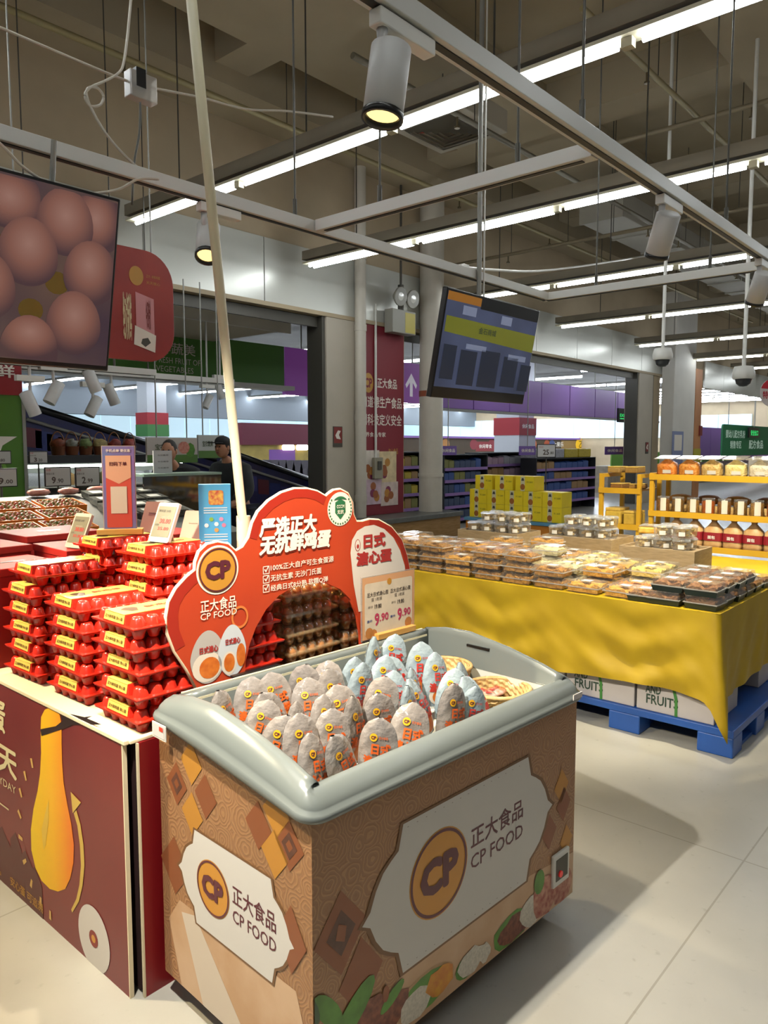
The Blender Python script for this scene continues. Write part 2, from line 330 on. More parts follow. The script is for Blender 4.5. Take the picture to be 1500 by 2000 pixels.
sc = shape([(.012, .075), (W2-.012, .075), (W2-.012, .70), (.012, .70)], f2, screen_mat('blue_screen', '#3c4258', '#4c5470', .6), t2, .0, 'screen')
shape([(.03, .44), (W2-.012, .40), (W2-.012, .53), (.03, .545)], f2, mat('screen_lime', '#6c7020', .3, emit=.4), sc, .002, 'lime_band')
shape([(.012, .645), (.40, .645), (.40, .70), (.012, .70)], f2, mat('screen_orange', '#8a5a18', .3, emit=.5), sc, .002, 'orange_tag')
shape([(.40, .63), (W2-.012, .63), (W2-.012, .70), (.40, .70)], f2, mat('screen_dark', '#15181c', .3), sc, .002, 'header_bar')
dk = mat('screen_navy', '#232a3c', .3, emit=.35); lt = mat('screen_pale', '#6d7690', .3, emit=.55)
for x0, x1, y0, y1, m in ((.05, .2, .13, .36, dk), (.25, .45, .1, .34, dk), (.5, .74, .1, .36, dk), (.8, 1.0, .12, .34, dk), (.3, .55, .35, .385, lt), (.85, 1.1, .32, .36, lt), (.2, .36, .57, .63, lt), (.68, .82, .56, .62, lt), (1.05, 1.2, .1, .3, dk)):
    shape([(x0, y0), (x1, y0), (x1, y1), (x0, y1)], f2, m, sc, .003, 'screen_picture')
text('金石商城', f2, .42, .465, .22, .045, mat('screen_text', '#3c4630', .3, emit=.3), sc, .004, .02)
for nm_, x_, r_, m_ in (('ceiling_pole', -.12, .017, grey_metal), ('cable', -.06, .006, white_plastic)): MB().cyl((x_, .08, -.1), (x_, .08, 3.35), r_, 8).build(nm_, m_, t2).rotation_euler = (-math.radians(11), 0, 0)
# cream pole, leaning, standing in a holder on the egg table
cream = mat('cream_pole_paint', '#d8cfae', .45, var=.04, scale=4)
po = thing('leaning_pole', 'slim cream pole leaning up from the egg table to the ceiling', 'pole', (1.74, 2.22, .78))
ptop = at(368, -60, Y=2.05)-Vector((1.74, 2.22, .78))
MB().tube([(0, 0, 0), (0, 0, .3), Vector((0, 0, .5)), Vector((0, 0, .5)).lerp(ptop, .35), Vector((0, 0, .5)).lerp(ptop, .7), ptop], .017, 10).build('pole_tube', cream, po)
MB().lathe([(.026, 0), (.026, .56)], 12).lathe([(.05, 0), (.05, .02)], 12).build('pole_holder', cream, po)
# junction box with slack white cord
cord_w = mat('cord_white', '#b9b2a4', .6)
jb = thing('junction_box', 'clear white junction box dangling from cords at upper left', 'junction box', at(275, 172, Y=3.3))
MB().box(-.07, .07, -.03, .03, -.06, .06).build('box_body', clear('jb_clear', '#e8e4dc', .45, .3), jb, .005); MB().box(-.04, .01, -.031, .0, -.01, .075).build('plug', black_plastic, jb)
def cord(label, pts, r, m, Y, smooth=6, name='cord'):
    P = [at(u, v, Y=y) for u, v, y in [(p[0], p[1], p[2] if len(p) > 2 else Y) for p in pts]]
    out = []
    for i in range(len(P)-1):                                # Catmull-Rom through the points
        a, b, c, d = P[max(i-1, 0)], P[i], P[i+1], P[min(i+2, len(P)-1)]
        for k in range(smooth):
            t = k/smooth; out.append(.5*((2*b)+(c-a)*t+(2*a-5*b+4*c-d)*t*t+(3*b-a-3*c+d)*t**3))
    out.append(P[-1]); return tag(MB().tube(out, r, 6).build(name, m), label, 'cord')
cord('white cord running right from the left edge through the junction box', [(-20, 45), (120, 105), (240, 155), (300, 172), (390, 190), (480, 213), (560, 217), (650, 228)], .006, cord_w, 3.3)
cord('white cord dropping from the ceiling into a loop by the junction box', [(258, -30), (250, 60), (242, 120), (232, 142), (205, 158), (178, 170), (166, 185), (175, 206), (195, 205), (202, 188), (190, 172), (172, 172), (170, 190), (185, 225), (210, 265), (240, 300), (285, 342)], .006, cord_w, 3.25)
cord('slack white cord swagged under the rail above the left television', [(-20, 262), (10, 290), (50, 330), (110, 365), (170, 378), (230, 370), (270, 350), (310, 350)], .006, cord_w, 3.0)
cord('dark cord hanging from the junction box down to the left television', [(274, 200), (272, 260), (262, 320), (258, 400)], .005, dark_metal, 3.25)
cord('white conduit cord crossing behind the right television mast', [(905, 522), (960, 527), (1040, 530), (1120, 522), (1200, 510), (1290, 495)], .014, white_plastic, 4.6)
tag(MB().box(-.05, .05, -.04, .04, -.03, .03).build('cable_box', white_plastic, None, .004), 'small white cable box beside the right television mast', 'cable box').location = at(905, 523, Y=4.6)
# sprinkler pipes, tray, duct, vent
pipe_p = mat('pipe_paint', '#9c8f68', .5, .2); sp_metal = mat('sprinkler_metal', '#6a5f48', .4, .6)
def pipe(label, a, b, r, m, heads=0):
    t = thing('sprinkler_pipe', label, 'pipe', a); b = Vector(b)-Vector(a); MB().cyl((0, 0, 0), b, r, 8).build('pipe_run', m, t)
    for k in range(heads):
        p = b*((k+.5)/heads); MB().cyl(p, p-Vector((0, 0, .12)), .012, 6).lathe([(.03, 0), (.03, .02)], 8, Matrix.Translation(p-Vector((0, 0, .14)))).build('sprinkler_head', sp_metal, t)
    for k in range(4):
        p = b*((k+.3)/4); MB().cyl(p, (p.x, p.y, 6.55-Vector(a).z), .006, 5).build('pipe_hanger', dark_metal, t)
pipe('pale yellow sprinkler pipe running along the wall beam at upper left', (-3, 7.22, 5.5), (26, 7.22, 5.5), .035, pipe_p, 10)
pipe('thin sprinkler pipe crossing the upper right ceiling', (6.5, 3.34, 5.5), (30, 3.34, 5.5), .03, pipe_p, 8)
pipe('thin sprinkler pipe behind the near rail and the vent', (5, 4.75, 5.0), (30, 4.75, 5.0), .03, mat('pipe_grey', '#6d6654', .5, .2), 8)
pipe('brown cross pipe running to the wall above the vent', (9.2, -3, 5.35), (9.2, 8.3, 5.35), .03, mat('pipe_brown', '#80745c', .5, .2), 3)
pipe('brown cross pipe beyond the second light row', (11.3, 1.0, 4.85), (11.3, 8.3, 4.85), .03, mat('pipe_brown', '#80745c', .5, .2), 3)
duct_m = mat('duct_metal', '#9c978b', .55, .2, var=.06, scale=2)
def duct(label, x0, x1, y0, y1, z0, z1, along='y'):
    t = thing('air_duct', label, 'duct', ((x0+x1)/2, (y0+y1)/2, z0)); hx, hy, h = (x1-x0)/2, (y1-y0)/2, z1-z0
    MB().box(-hx, hx, -hy, hy, 0, h).build('duct_body', duct_m, t, .01)
    n = int(2*(hy if along == 'y' else hx)/1.2)
    for k in range(n+1):
        if along == 'y': y = -hy+2*hy*k/n; MB().box(-hx-.02, hx+.02, y-.02, y+.02, -.02, h+.02).build('duct_flange', duct_m, t)
        else: x = -hx+2*hx*k/n; MB().box(x-.02, x+.02, -hy-.02, hy+.02, -.02, h+.02).build('duct_flange', duct_m, t)
    for sx in (-.8, .8): MB().cyl((hx*sx, 0, h), (hx*sx, 0, 6.58-z0), .008, 5).build('duct_hanger', dark_metal, t)
duct('wide grey air duct under the ceiling at the upper right corner', 10.2, 26, -.4, .8, 5.25, 5.75, 'x')
duct('grey air duct hung high beyond the vent', 11.6, 24, 5.2, 5.9, 5.2, 5.6, 'x')
duct('ribbed grey air duct at the far right above the light rows', 19.6, 20.8, 2.2, 4.7, 4.7, 5.3)
v = thing('ceiling_vent', 'square white ceiling air vent with louvres right of the large spotlight', 'vent', (7.25, 5.36, 5.2))
MB().box(-.48, .48, -.48, .48, 0, .25).build('vent_body', mat('vent_white', '#a79e8c', .6), v, .01)
for k in range(1, 6):
    q = .07*k
    a = .44-q
    for ang in range(4):
        M = Matrix.Rotation(ang*PI/2, 4, 'Z'); MB().add([(-a, a, -.004), (a, a, -.004), (a-.04, a-.04, -.035), (-a+.04, a-.04, -.035)], [(0, 1, 2, 3), (3, 2, 1, 0)], 0, False, M).build('louvre', mat('louvre_grey', '#6b6455', .6), v)
for s1 in (-.4, .4): MB().cyl((s1, .4, .25), (s1, .4, 1.38), .008, 5).build('vent_hanger', dark_metal, v)
tag(MB().add([(0, 0, 0), (.09, .03, 0), (.02, .1, 0), (0, 0, .004), (.09, .03, .004), (.02, .1, .004)], [(0, 2, 1), (3, 4, 5), (0, 1, 4, 3), (1, 2, 5, 4), (2, 0, 3, 5)]).build('red_sticker', mat('red_tag', '#9c2a22', .6)), 'small red sticker on the ceiling air vent', 'sticker').location = (7.0, 5.55, 5.187)
# dome cameras
def dome(label, u, v, Y, drop):
    c = at(u, v, Y=Y); drop = 6.58-c.z; t = thing('dome_camera', label, 'camera', c, 0, 'dome security cameras')
    MB().lathe([(.03, .13), (.10, .12), (.12, .05), (.12, 0), (.105, -.02)], 18).build('housing', white_plastic, t)
    MB().lathe([(.088, -.02), (.075, -.07), (.04, -.10), (.0, -.105)], 18, cap=False).build('lens_dome', mat('dome_smoke', '#33363a', .08), t)
    MB().cyl((0, 0, .13), (0, 0, drop), .022, 8).build('mount_pole', white_plastic, t)
dome('white dome security camera on a pole in front of the far pillar', 1294, 700, 3.6, 3.0)
dome('white dome security camera near the right edge of the picture', 1452, 737, 2.6, 3.0)
# ================================================================== BACK WALL THINGS
red_b = mat('banner_red', '#7d2430', .6); pale = mat('print_pale', '#e6ded2', .6)
bf = frame((8.95, WY-.035, 0), (1, 0, 0), (0, 0, 1))
bn = thing('wall_banner', 'tall dark red food banner on the wall beside the white column', 'banner', (0, 0, 0))
MB().box(8.95, 10.05, WY-.035, WY-.003, .44, 3.62).build('banner_panel', red_b, bn)
shape(disc(bf, .2, 2.62, .12, .16), bf, mat('gold_logo', '#b98a3c', .5), bn, .002, 'logo_disc'); text('CP', bf, .11, 2.54, .18, .16, red_b, bn, .003, .04)
for s, x, z, w, h in (('正大食品', .42, 2.55, .5, .17), ('用道德生产食品', .03, 2.22, 1.02, .19), ('用科技定义安全', .03, 1.93, 1.02, .19), ('世界食品专家', .03, 1.74, .6, .08)):
    text(s, bf, x, z, w, h, pale, bn, .002, .015)
text('放心食品', bf, .7, 1.45, .25, .1, mat('gold_logo', '#b98a3c', .5), bn, .002, .01)
for k, (x, z, w, h, c) in enumerate(((.06, .92, .4, .6, '#d8cfc4'), (.46, .95, .44, .55, '#d9c49a'), (.02, .62, .5, .42, '#c9b0bc'), (.5, .58, .44, .4, '#d2bfb6'))):
    po_ = MB(); po_.box(8.95+x, 8.95+x+w, WY-.042-.002*k, WY-.036, z, z+h); o = po_.build('poster_sheet', mat('sheet%d' % k, c, .6, var=.12, scale=9), bn)
    for q in range(4): shape(disc(bf, x+w*random.uniform(.25, .75), z+h*random.uniform(.25, .75), .07, .07, 10), bf, mat('dish%d' % (q % 3), ('#9a5a34', '#7d2f52', '#b7803a')[q % 3], .6), bn, .01+.002*k+.0003*q, 'food_picture')
pipe_w = mat('pipe_white', '#bdb6a8', .5, var=.05, scale=3)
dp = thing('drain_pipe', 'white vertical drain pipe beside the red banner', 'pipe', (8.83, WY-.16, 0)); MB().cyl((0, 0, .44), (0, 0, 5.9), .09, 14).build('pipe_run', pipe_w, dp)
for z in (.7, 2.0, 3.4, 4.5): MB().cyl((0, 0, z), (0, 0, z+.1), .1, 14).build('pipe_collar', pipe_w, dp)
c2 = thing('round_column', 'round white column standing on the stone ledge', 'column', (10.55, 8.15, .43)); MB().lathe([(.21, 0), (.21, 5.5)], 24).build('shaft', pipe_w, c2)
MB().lathe([(.225, .62), (.225, .68)], 24).build('joint_ring', pipe_w, c2); MB().lathe([(.216, 2.02), (.216, 2.12)], 24).build('red_ring', mat('ring_red', '#8c4a30', .6), c2)
cd = thing('switch_conduit', 'thin white conduit with a switch box over the red banner', 'conduit', (9.3, WY-.06, 0)); MB().cyl((0, 0, 1.4), (0, 0, 3.9), .022, 6).build('conduit_run', white_plastic, cd)
MB().box(-.09, .12, -.06, .0, 1.05, 1.4).build('switch_box', mat('switch_box_grey', '#8f8a78', .5), cd, .008); MB().box(-.02, .07, -.075, -.06, 1.2, 1.34).build('switch_toggle', dark_metal, cd)
em = thing('emergency_light', 'twin lamp emergency light above the red banner', 'emergency light', (9.75, WY-.22, 3.55)); MB().box(-.3, .3, -.08, .1, -.1, .28).build('battery_case', mat('em_grey', '#8d8a80', .5), em, .01)
for s1 in (-.17, .15):
    M = Matrix.Translation((s1, -.1, .48)) @ Matrix.Rotation(math.radians(100), 4, 'X'); MB().lathe([(.06, -.08), (.15, .02), (.155, .05), (.14, .05)], 16, M).build('lamp_head', mat('em_grey', '#8d8a80', .5), em)
    MB().lathe([(0, .055), (.13, .045)], 16, M, cap=False).build('lamp_glass', mat('lamp_glass', '#c9c8c0', .15, emit=.05), em)
MB().cyl((0, 0, .28), (0, 0, .7), .05, 8).cyl((0, .0, .7), (0, .0, 2.3), .02, 6).build('cable_gland', dark_metal, em); shape([(.02, -.08), (.28, -.08), (.28, .25), (.02, .25)], frame((0, -.081, 0), (1, 0, 0), (0, 0, 1)), mat('em_yellow', '#b6a63c', .5), em, .002, 'yellow_plate')
lg = thing('stone_ledge', 'wood fronted ledge with grey stone top under the banner and column', 'ledge', (9.6, 8.05, 0))
MB().box(-1.3, 1.3, -.3, .27, 0, .36).build('wood_front', mat('ledge_wood', '#9a7648', .5, hex2='#86642f', scale=6, stretch=(1, 1, 12)), lg); MB().box(-1.34, 1.34, -.34, .28, .36, .44).build('stone_top', mat('ledge_stone', '#5b5c58', .35, var=.1, scale=9), lg, .008)
def small_sign(label, u, v, Y):
    c = at(u, v, Y=Y); t = thing('fire_sign', label, 'sign', c, 0, 'small red fire signs'); MB().box(-.1, .1, -.012, 0, -.16, .16).build('sign_plate', dark_metal, t)
    f = frame((0, -.0125, 0), (1, 0, 0), (0, 0, 1)); shape([(-.09, -.10), (.09, -.10), (.09, .15), (-.09, .15)], f, mat('fire_red', '#7a2620', .5), t, .001, 'red_panel')
    shape([(-.06, .02), (0, .1), (.06, .09), (.02, .03), (.06, -.04), (-.03, -.03)], f, pale, t, .002, 'pictogram')
small_sign('small red fire sign on the pillar left of the banner', 659, 853, WY-.062); small_sign('small red fire sign on the pillar left of the bread rack', 1263, 875, WY-.062)
oc = thing('orange_conduit', 'pale orange boxed conduit on the right side of the white pillar', 'conduit', (23.6, 8.1, 0)); MB().box(-.28, .28, -.12, .12, 0, 3.9).build('conduit_box', mat('orange_wood', '#b47a4c', .6, var=.06, scale=3), oc)
MB().box(-.3, .3, -.14, -.12, .9, 1.5).build('yellow_notice', mat('notice_yellow', '#a8a02c', .6), oc); MB().box(.1, .32, -.16, -.12, 1.9, 2.2).build('alarm_box', mat('fire_red', '#7a2620', .5), oc)
nt_ = thing('wall_notice', 'blue and white notice on the white far pillar', 'notice', at(1323, 880, Y=7.93)); MB().box(-.42, .42, -.01, .01, -.55, .55).build('notice_sheet', mat('notice_blue', '#7c86ac', .6), nt_); shape([(-.3, 0), (.3, 0), (.3, .45), (-.3, .45)], frame((0, -.011, 0), (1, 0, 0), (0, 0, 1)), pale, nt_, .002, 'white_panel')
# round red and white hanging sign at the right edge, dome sign behind TV
rs = thing('round_hanging_sign', 'round red and white hanging sign cut by the right edge', 'sign', at(1508, 767, Y=2.4)); fr_ = frame((0, 0, 0), (RT.x, RT.y, 0), (0, 0, 1))
MB().prism(disc(fr_, 0, 0, .14, .16), fr_, -.006, .006).build('sign_disc', mat('sign_white', '#cfc6c2', .5), rs); shape([(-.13, .05)]+[(.14*math.cos(a), .16*math.sin(a)) for a in (PI*(.88-.1*k) for k in range(9))]+[(.1, .03)], fr_, mat('sign_red', '#b02030', .5), rs, .0075, 'red_cap')
text('特惠', fr_, -.11, -.07, .12, .09, mat('sign_red', '#b02030', .5), rs, .0075, .03); MB().cyl((0, 0, .15), (0, 0, 4.2), .006, 5).build('hanging_wire', grey_metal, rs)
hs = thing('hanging_sign', 'rounded dark red hanging sign half hidden behind the left television', 'sign', (2.49, 4.4, 2.14)); hf = frame((-.75, 0, 0), (1, 0, 0), (0, 0, 1))
hr = mat('hang_red', '#7c1f22', .45, hex2='#a03424', scale=1.3)
MB().prism(rrect(0, 1.15, .0, .70, .2, 8), hf, -.015, .015).build('sign_panel', hr, hs, .004); gold = mat('gold_logo', '#b98a3c', .5)
shape(disc(hf, .88, .53, .05, .06), hf, gold, hs, .017, 'logo_disc'); text('正大 · 新鲜鸡蛋', hf, .95, .53, .1, .02, gold, hs, .017); text('天天放心', hf, .95, .49, .1, .02, gold, hs, .017)
shape([(.87, .12), (1.0, .08), (1.0, .40), (.87, .43)], hf, mat('pink_sheet', '#c98d92', .6), hs, .018, 'price_sheet'); shape([(.85, .10), (1.0, .06), (1.01, .17), (.86, .22)], hf, pale, hs, .019, 'paper_slip')
text('今日特价', hf, .94, .2, .035, .19, mat('fire_red', '#7a2620', .5), hs, .0195, .03); text('绝对新鲜', hf, .78, .12, .06, .3, mat('cream_text', '#d8cba0', .5), hs, .018, .03)
shape([(.9, .11), (.93, .09), (.97, .12), (.95, .15), (.91, .14)], hf, dark_metal, hs, .02, 'print_mark')
for x in (.15, 1.0): MB().cyl(hf(x, .7), hf(x, 4.4), .005, 5).build('hanging_wire', grey_metal, hs)

# ================================================================== THE STORE BEHIND THE WALL
green = mat('fascia_green', '#4c8428', .5); purple = mat('fascia_purple', '#8a5cae', .5); purple_lit = mat('fascia_purple_lit', '#9a4fb0', .5, emit=.12)
FY = 11.5
gs = thing('green_fascia', 'long green fresh produce sign seen through the left opening', 'sign', (0, 0, 0))
for k in range(5): MB().box(-2+2.42*k+.01, .42+2.42*k-.01, FY, FY+.1, 2.78, 3.56).build('sign_panel', green, gs)
gf = frame((0, FY-.001, 0), (1, 0, 0), (0, 0, 1)); text('新鲜蔬美', gf, 7.0, 3.18, 1.0, .2, pale, gs, .003, .01); text('FRESH FRUIT OF', gf, 7.2, 3.02, .9, .1, pale, gs, .003); text('VEGETABLES', gf, 7.2, 2.87, .75, .1, pale, gs, .003)
MB().box(-2, 10.1, FY-.3, FY+.1, 2.68, 2.76).build('lower_trim', white_metal, gs)
for x in (-1, 2, 5, 8): MB().cyl((x, FY+.05, 3.56), (x, FY+.05, 4.55), .02, 6).build('hanging_rod', grey_metal, gs)
def arrow(fr, cx, cz, s, parent):
    shape([(cx-.1*s, cz-.5*s), (cx+.1*s, cz-.5*s), (cx+.1*s, cz+.1*s), (cx+.32*s, cz-.15*s), (cx+.4*s, cz+.0*s), (cx, cz+.5*s), (cx-.4*s, cz), (cx-.32*s, cz-.15*s), (cx-.1*s, cz+.1*s)], fr, mat('arrow_white', '#e8e2ee', .5, emit=.2), parent, .004, 'arrow')
pf = thing('arrow_sign', 'lit purple arrow sign running behind the wall and column', 'sign', (0, 0, 0))
for x0, x1 in ((10.12, 12.4), (12.42, 14.9)): MB().box(x0, x1, FY, FY+.1, 2.62, 3.56).build('sign_panel', purple_lit, pf)
c = at(616, 727, Y=FY); arrow(gf, c.x, c.z, .55, pf); c = at(803, 752, Y=FY); arrow(gf, c.x, c.z, .55, pf); text('食品', gf, 13.2, 2.75, .3, .14, pale, pf, .004, .02)
for x in (10.6, 14.2): MB().cyl((x, FY+.05, 3.56), (x, FY+.05, 4.55), .02, 6).build('hanging_rod', grey_metal, pf)
p2 = thing('purple_fascia', 'plain long purple fascia beyond the middle opening', 'sign', (0, 0, 0))
for k in range(8): MB().box(14.95+1.8*k, 16.72+1.8*k, FY, FY+.1, 2.55, 3.5).build('fascia_panel', purple, p2, .01)
MB().box(14.95, 29.4, FY-.1, FY+.1, 2.48, 2.54).build('lower_trim', grey_metal, p2)
for x in (16, 20, 24, 28): MB().cyl((x, FY+.05, 3.5), (x, FY+.05, 4.55), .02, 6).build('hanging_rod', grey_metal, p2)
# light rows of the far store
FR = [(9.5, 13, 26), (13, 12.5, 30), (16.5, 12.5, 33), (20, 12, 34), (24, 12, 34), (28, 10, 34), (6, 14, 24), (32, 9.5, 36), (34, 9.0, 34), (36, 9.5, 36), (38, 9.0, 34), (40, 9.5, 36), (42, 9.0, 34), (17.5, 9.2, 11.2), (22.2, 9.2, 11.2), (27, 9.2, 11.2)]
for k, (x, y0, y1) in enumerate(FR):
    r = thing('fluorescent_light_row', 'fluorescent light row in the store behind the wall, %s from its left' % ((ORD+['sixteenth'])[sorted(q[0] for q in FR).index(x)]), 'light', (x, 0, 3.95), 0, 'fluorescent rows in the far store')
    MB().box(-.04, .04, y0, y1, .04, .12).build('housing', grey_metal, r); MB().cyl((0, y0, .12), (0, y0, .6), .01, 5).build('hanging_rod', grey_metal, r)
    n = max(1, int((y1-y0)/3))
    for q in range(n): MB().cyl((0, y0+(y1-y0)*q/n+.04, 0), (0, y0+(y1-y0)*(q+1)/n-.04, 0), .035, 8).build('tube', far_tube_glow, r)
# exit sign
ex = thing('exit_sign', 'green lit exit sign hanging in the middle opening', 'sign', at(1222, 812, Y=10.2)); ef = frame((0, -.03, 0), (1, 0, 0), (0, 0, 1)); MB().box(-.6, .6, -.03, .03, -.22, .22).build('sign_case', black_plastic, ex)
gl = glow('exit_green', '#2fae5a', 1.6); text('出口', ef, .05, -.13, .45, .26, gl, ex, .003, .03); text('EXIT', ef, -.5, -.05, .45, .1, gl, ex, .003, .02); shape([(-.5, -.12), (.0, -.12), (0, -.09), (-.5, -.09)], ef, gl, ex, .003, 'arrow_bar')
MB().cyl((0, 0, .22), (0, 0, 4.55-ex.location.z), .012, 5).build('hanging_rod', grey_metal, ex)
# far pale window wall and brown shop front
wl = thing('window_band', 'long bluish white lit window band at the far end of the store', 'window', (0, 0, 0)); wm = mat('window_glow', '#bcd8e6', .5, emit=.75)
for k in range(26): MB().box(-4+1.7*k, -2.36+1.7*k, 36.9, 37.0, 1.8, 3.6).build('pane', wm, wl)
wl2 = thing('window_band', 'bluish lit window band on the far right side wall beyond the middle opening', 'window', (0, 0, 0))
for k in range(14): MB().box(43.85, 43.95, 12+1.75*k, 13.7+1.75*k, 2.05, 3.3).build('pane', wm, wl2)
sf = thing('snack_shop', 'brown shop front with a round yellow logo at the far end', 'shop front', (0, 0, 0)); SFY = 22.0
MB().box(21, 43.7, SFY, SFY+.3, .0, 1.95).build('front_wall', mat('shop_brown', '#4a3a26', .7, var=.1, scale=1), sf); sff = frame((0, SFY-.001, 0), (1, 0, 0), (0, 0, 1))
MB().box(21, 43.7, SFY-.1, SFY+.3, 1.95, 2.05).build('top_trim', purple, sf)
c = at(1135, 868, Y=SFY); shape(disc(sff, c.x, c.z, .75, .45), sff, mat('logo_yellow', '#d0a418', .5, emit=.5), sf, .004, 'logo_disc'); text('乙', sff, c.x-.3, c.z-.22, .6, .45, mat('logo_dark', '#7a5a10', .5), sf, .006, .02)
shape([(c.x-2.6, .8), (c.x+1.1, .8), (c.x+1.1, 1.9), (c.x-2.6, 1.9)], sff, mat('shop_lit', '#8a6a34', .6, emit=.15), sf, .002, 'lit_panel')
c = at(1085, 868, Y=SFY); text('七果乐', sff, c.x-.3, c.z-.15, 1.3, .3, pale, sf, .005, .02)
for u, cc in ((1042, '#b05a2c'), (1068, '#a8481c'), (1078, '#3c4a80'), (870, '#b0762c'), (925, '#8a2430'), (960, '#8a2430')):
    c = at(u, 868, Y=SFY); shape(disc(sff, c.x, c.z, .35, .28, 9), sff, mat('snack'+cc, cc, .6), sf, .006, 'sign_picture')
c = at(948, 872, Y=SFY); shape([(c.x-.9, c.z-.25), (c.x+.9, c.z-.25), (c.x+.9, c.z+.25), (c.x-.9, c.z+.25)], sff, mat('shop_red', '#8a2028', .6), sf, .004, 'red_board'); text('休闲零食', sff, c.x-.6, c.z-.1, 1.2, .22, pale, sf, .006, .02)
rw = thing('square_column', 'square column with red top and white base beyond the yellow cartons', 'column', at(1005, 1000, Y=14)*Vector((1, 1, 0)) if False else (at(1005, 900, Y=14).x, 14, 0))
MB().box(-.55, .55, -.5, .5, 0, 1.95).build('white_base', mat('col_white', '#c0c4ca', .6), rw); MB().box(-.57, .57, -.52, .52, 1.95, 2.55).build('red_band', mat('col_red', '#a02630', .6), rw); MB().box(-.5, .5, -.45, .45, 2.55, 4.55).build('shaft', mat('col_white', '#c0c4ca', .6), rw)
text('休闲食品', frame((0, -.521, 0), (1, 0, 0), (0, 0, 1)), -.4, 2.18, .8, .16, pale, rw, .003, .03)
# right opening: purple wall, green hanging sign, exit sign
pw = thing('purple_wall_panel', 'purple wall panelling seen through the right opening', 'wall panel', (0, 0, 0))
for k in range(9): MB().box(30+1.5*k, 31.47+1.5*k, 10.6, 10.7, 1.0, 2.35).build('panel', purple, pw)
gh = thing('green_department_sign', 'green department sign with white writing at far right', 'sign', at(1450, 862, Y=8.9)); ghf = frame((-2.6, -.051, 0), (1, 0, 0), (0, 0, 1))
MB().prism(rrect(0, 8, -.55, .62, .15), ghf, -.06, -.001).build('sign_board', mat('dept_green', '#1f6a44', .5, emit=.1), gh); lt_g = mat('dept_text', '#bfd8c8', .5, emit=.2)
text('婴幼儿配方乳粉', ghf, .35, .12, 2.4, .3, lt_g, gh, .003, .02); text('销售专区', ghf, .9, -.28, 1.4, .3, lt_g, gh, .003, .02); text('配方食品', ghf, 3.3, -.3, 2.0, .36, lt_g, gh, .003, .03)
for x in (.6, 4): MB().cyl(ghf(x, .6), ghf(x, 2.6), .015, 5).build('hanging_rod', grey_metal, gh)
ex2 = thing('exit_sign', 'green lit exit sign above the green department sign', 'sign', at(1472, 845, Y=8.7)); MB().box(-.7, .7, -.03, .03, -.2, .2).build('sign_case', black_plastic, ex2); text('安全出口', ef, -.5, -.12, 1.0, .22, gl, ex2, .003, .02); MB().cyl((0, 0, .2), (0, 0, 2.0), .012, 5).build('hanging_rod', grey_metal, ex2)
rb = thing('right_counter_row', 'row of pale goods below the green department sign', 'shelf', (28, 11, 0)); MB().box(-4, 12, 0, .6, 0, .9).build('counter_body', mat('counter_pale', '#9a8f80', .6, var=.15, scale=6), rb)
for k in range(10): MB().box(-3.8+1.5*k, -2.6+1.5*k, -.02, .02, .9, 1.35).build('lime_card', mat('lime_card', '#6aa43a', .6), rb)
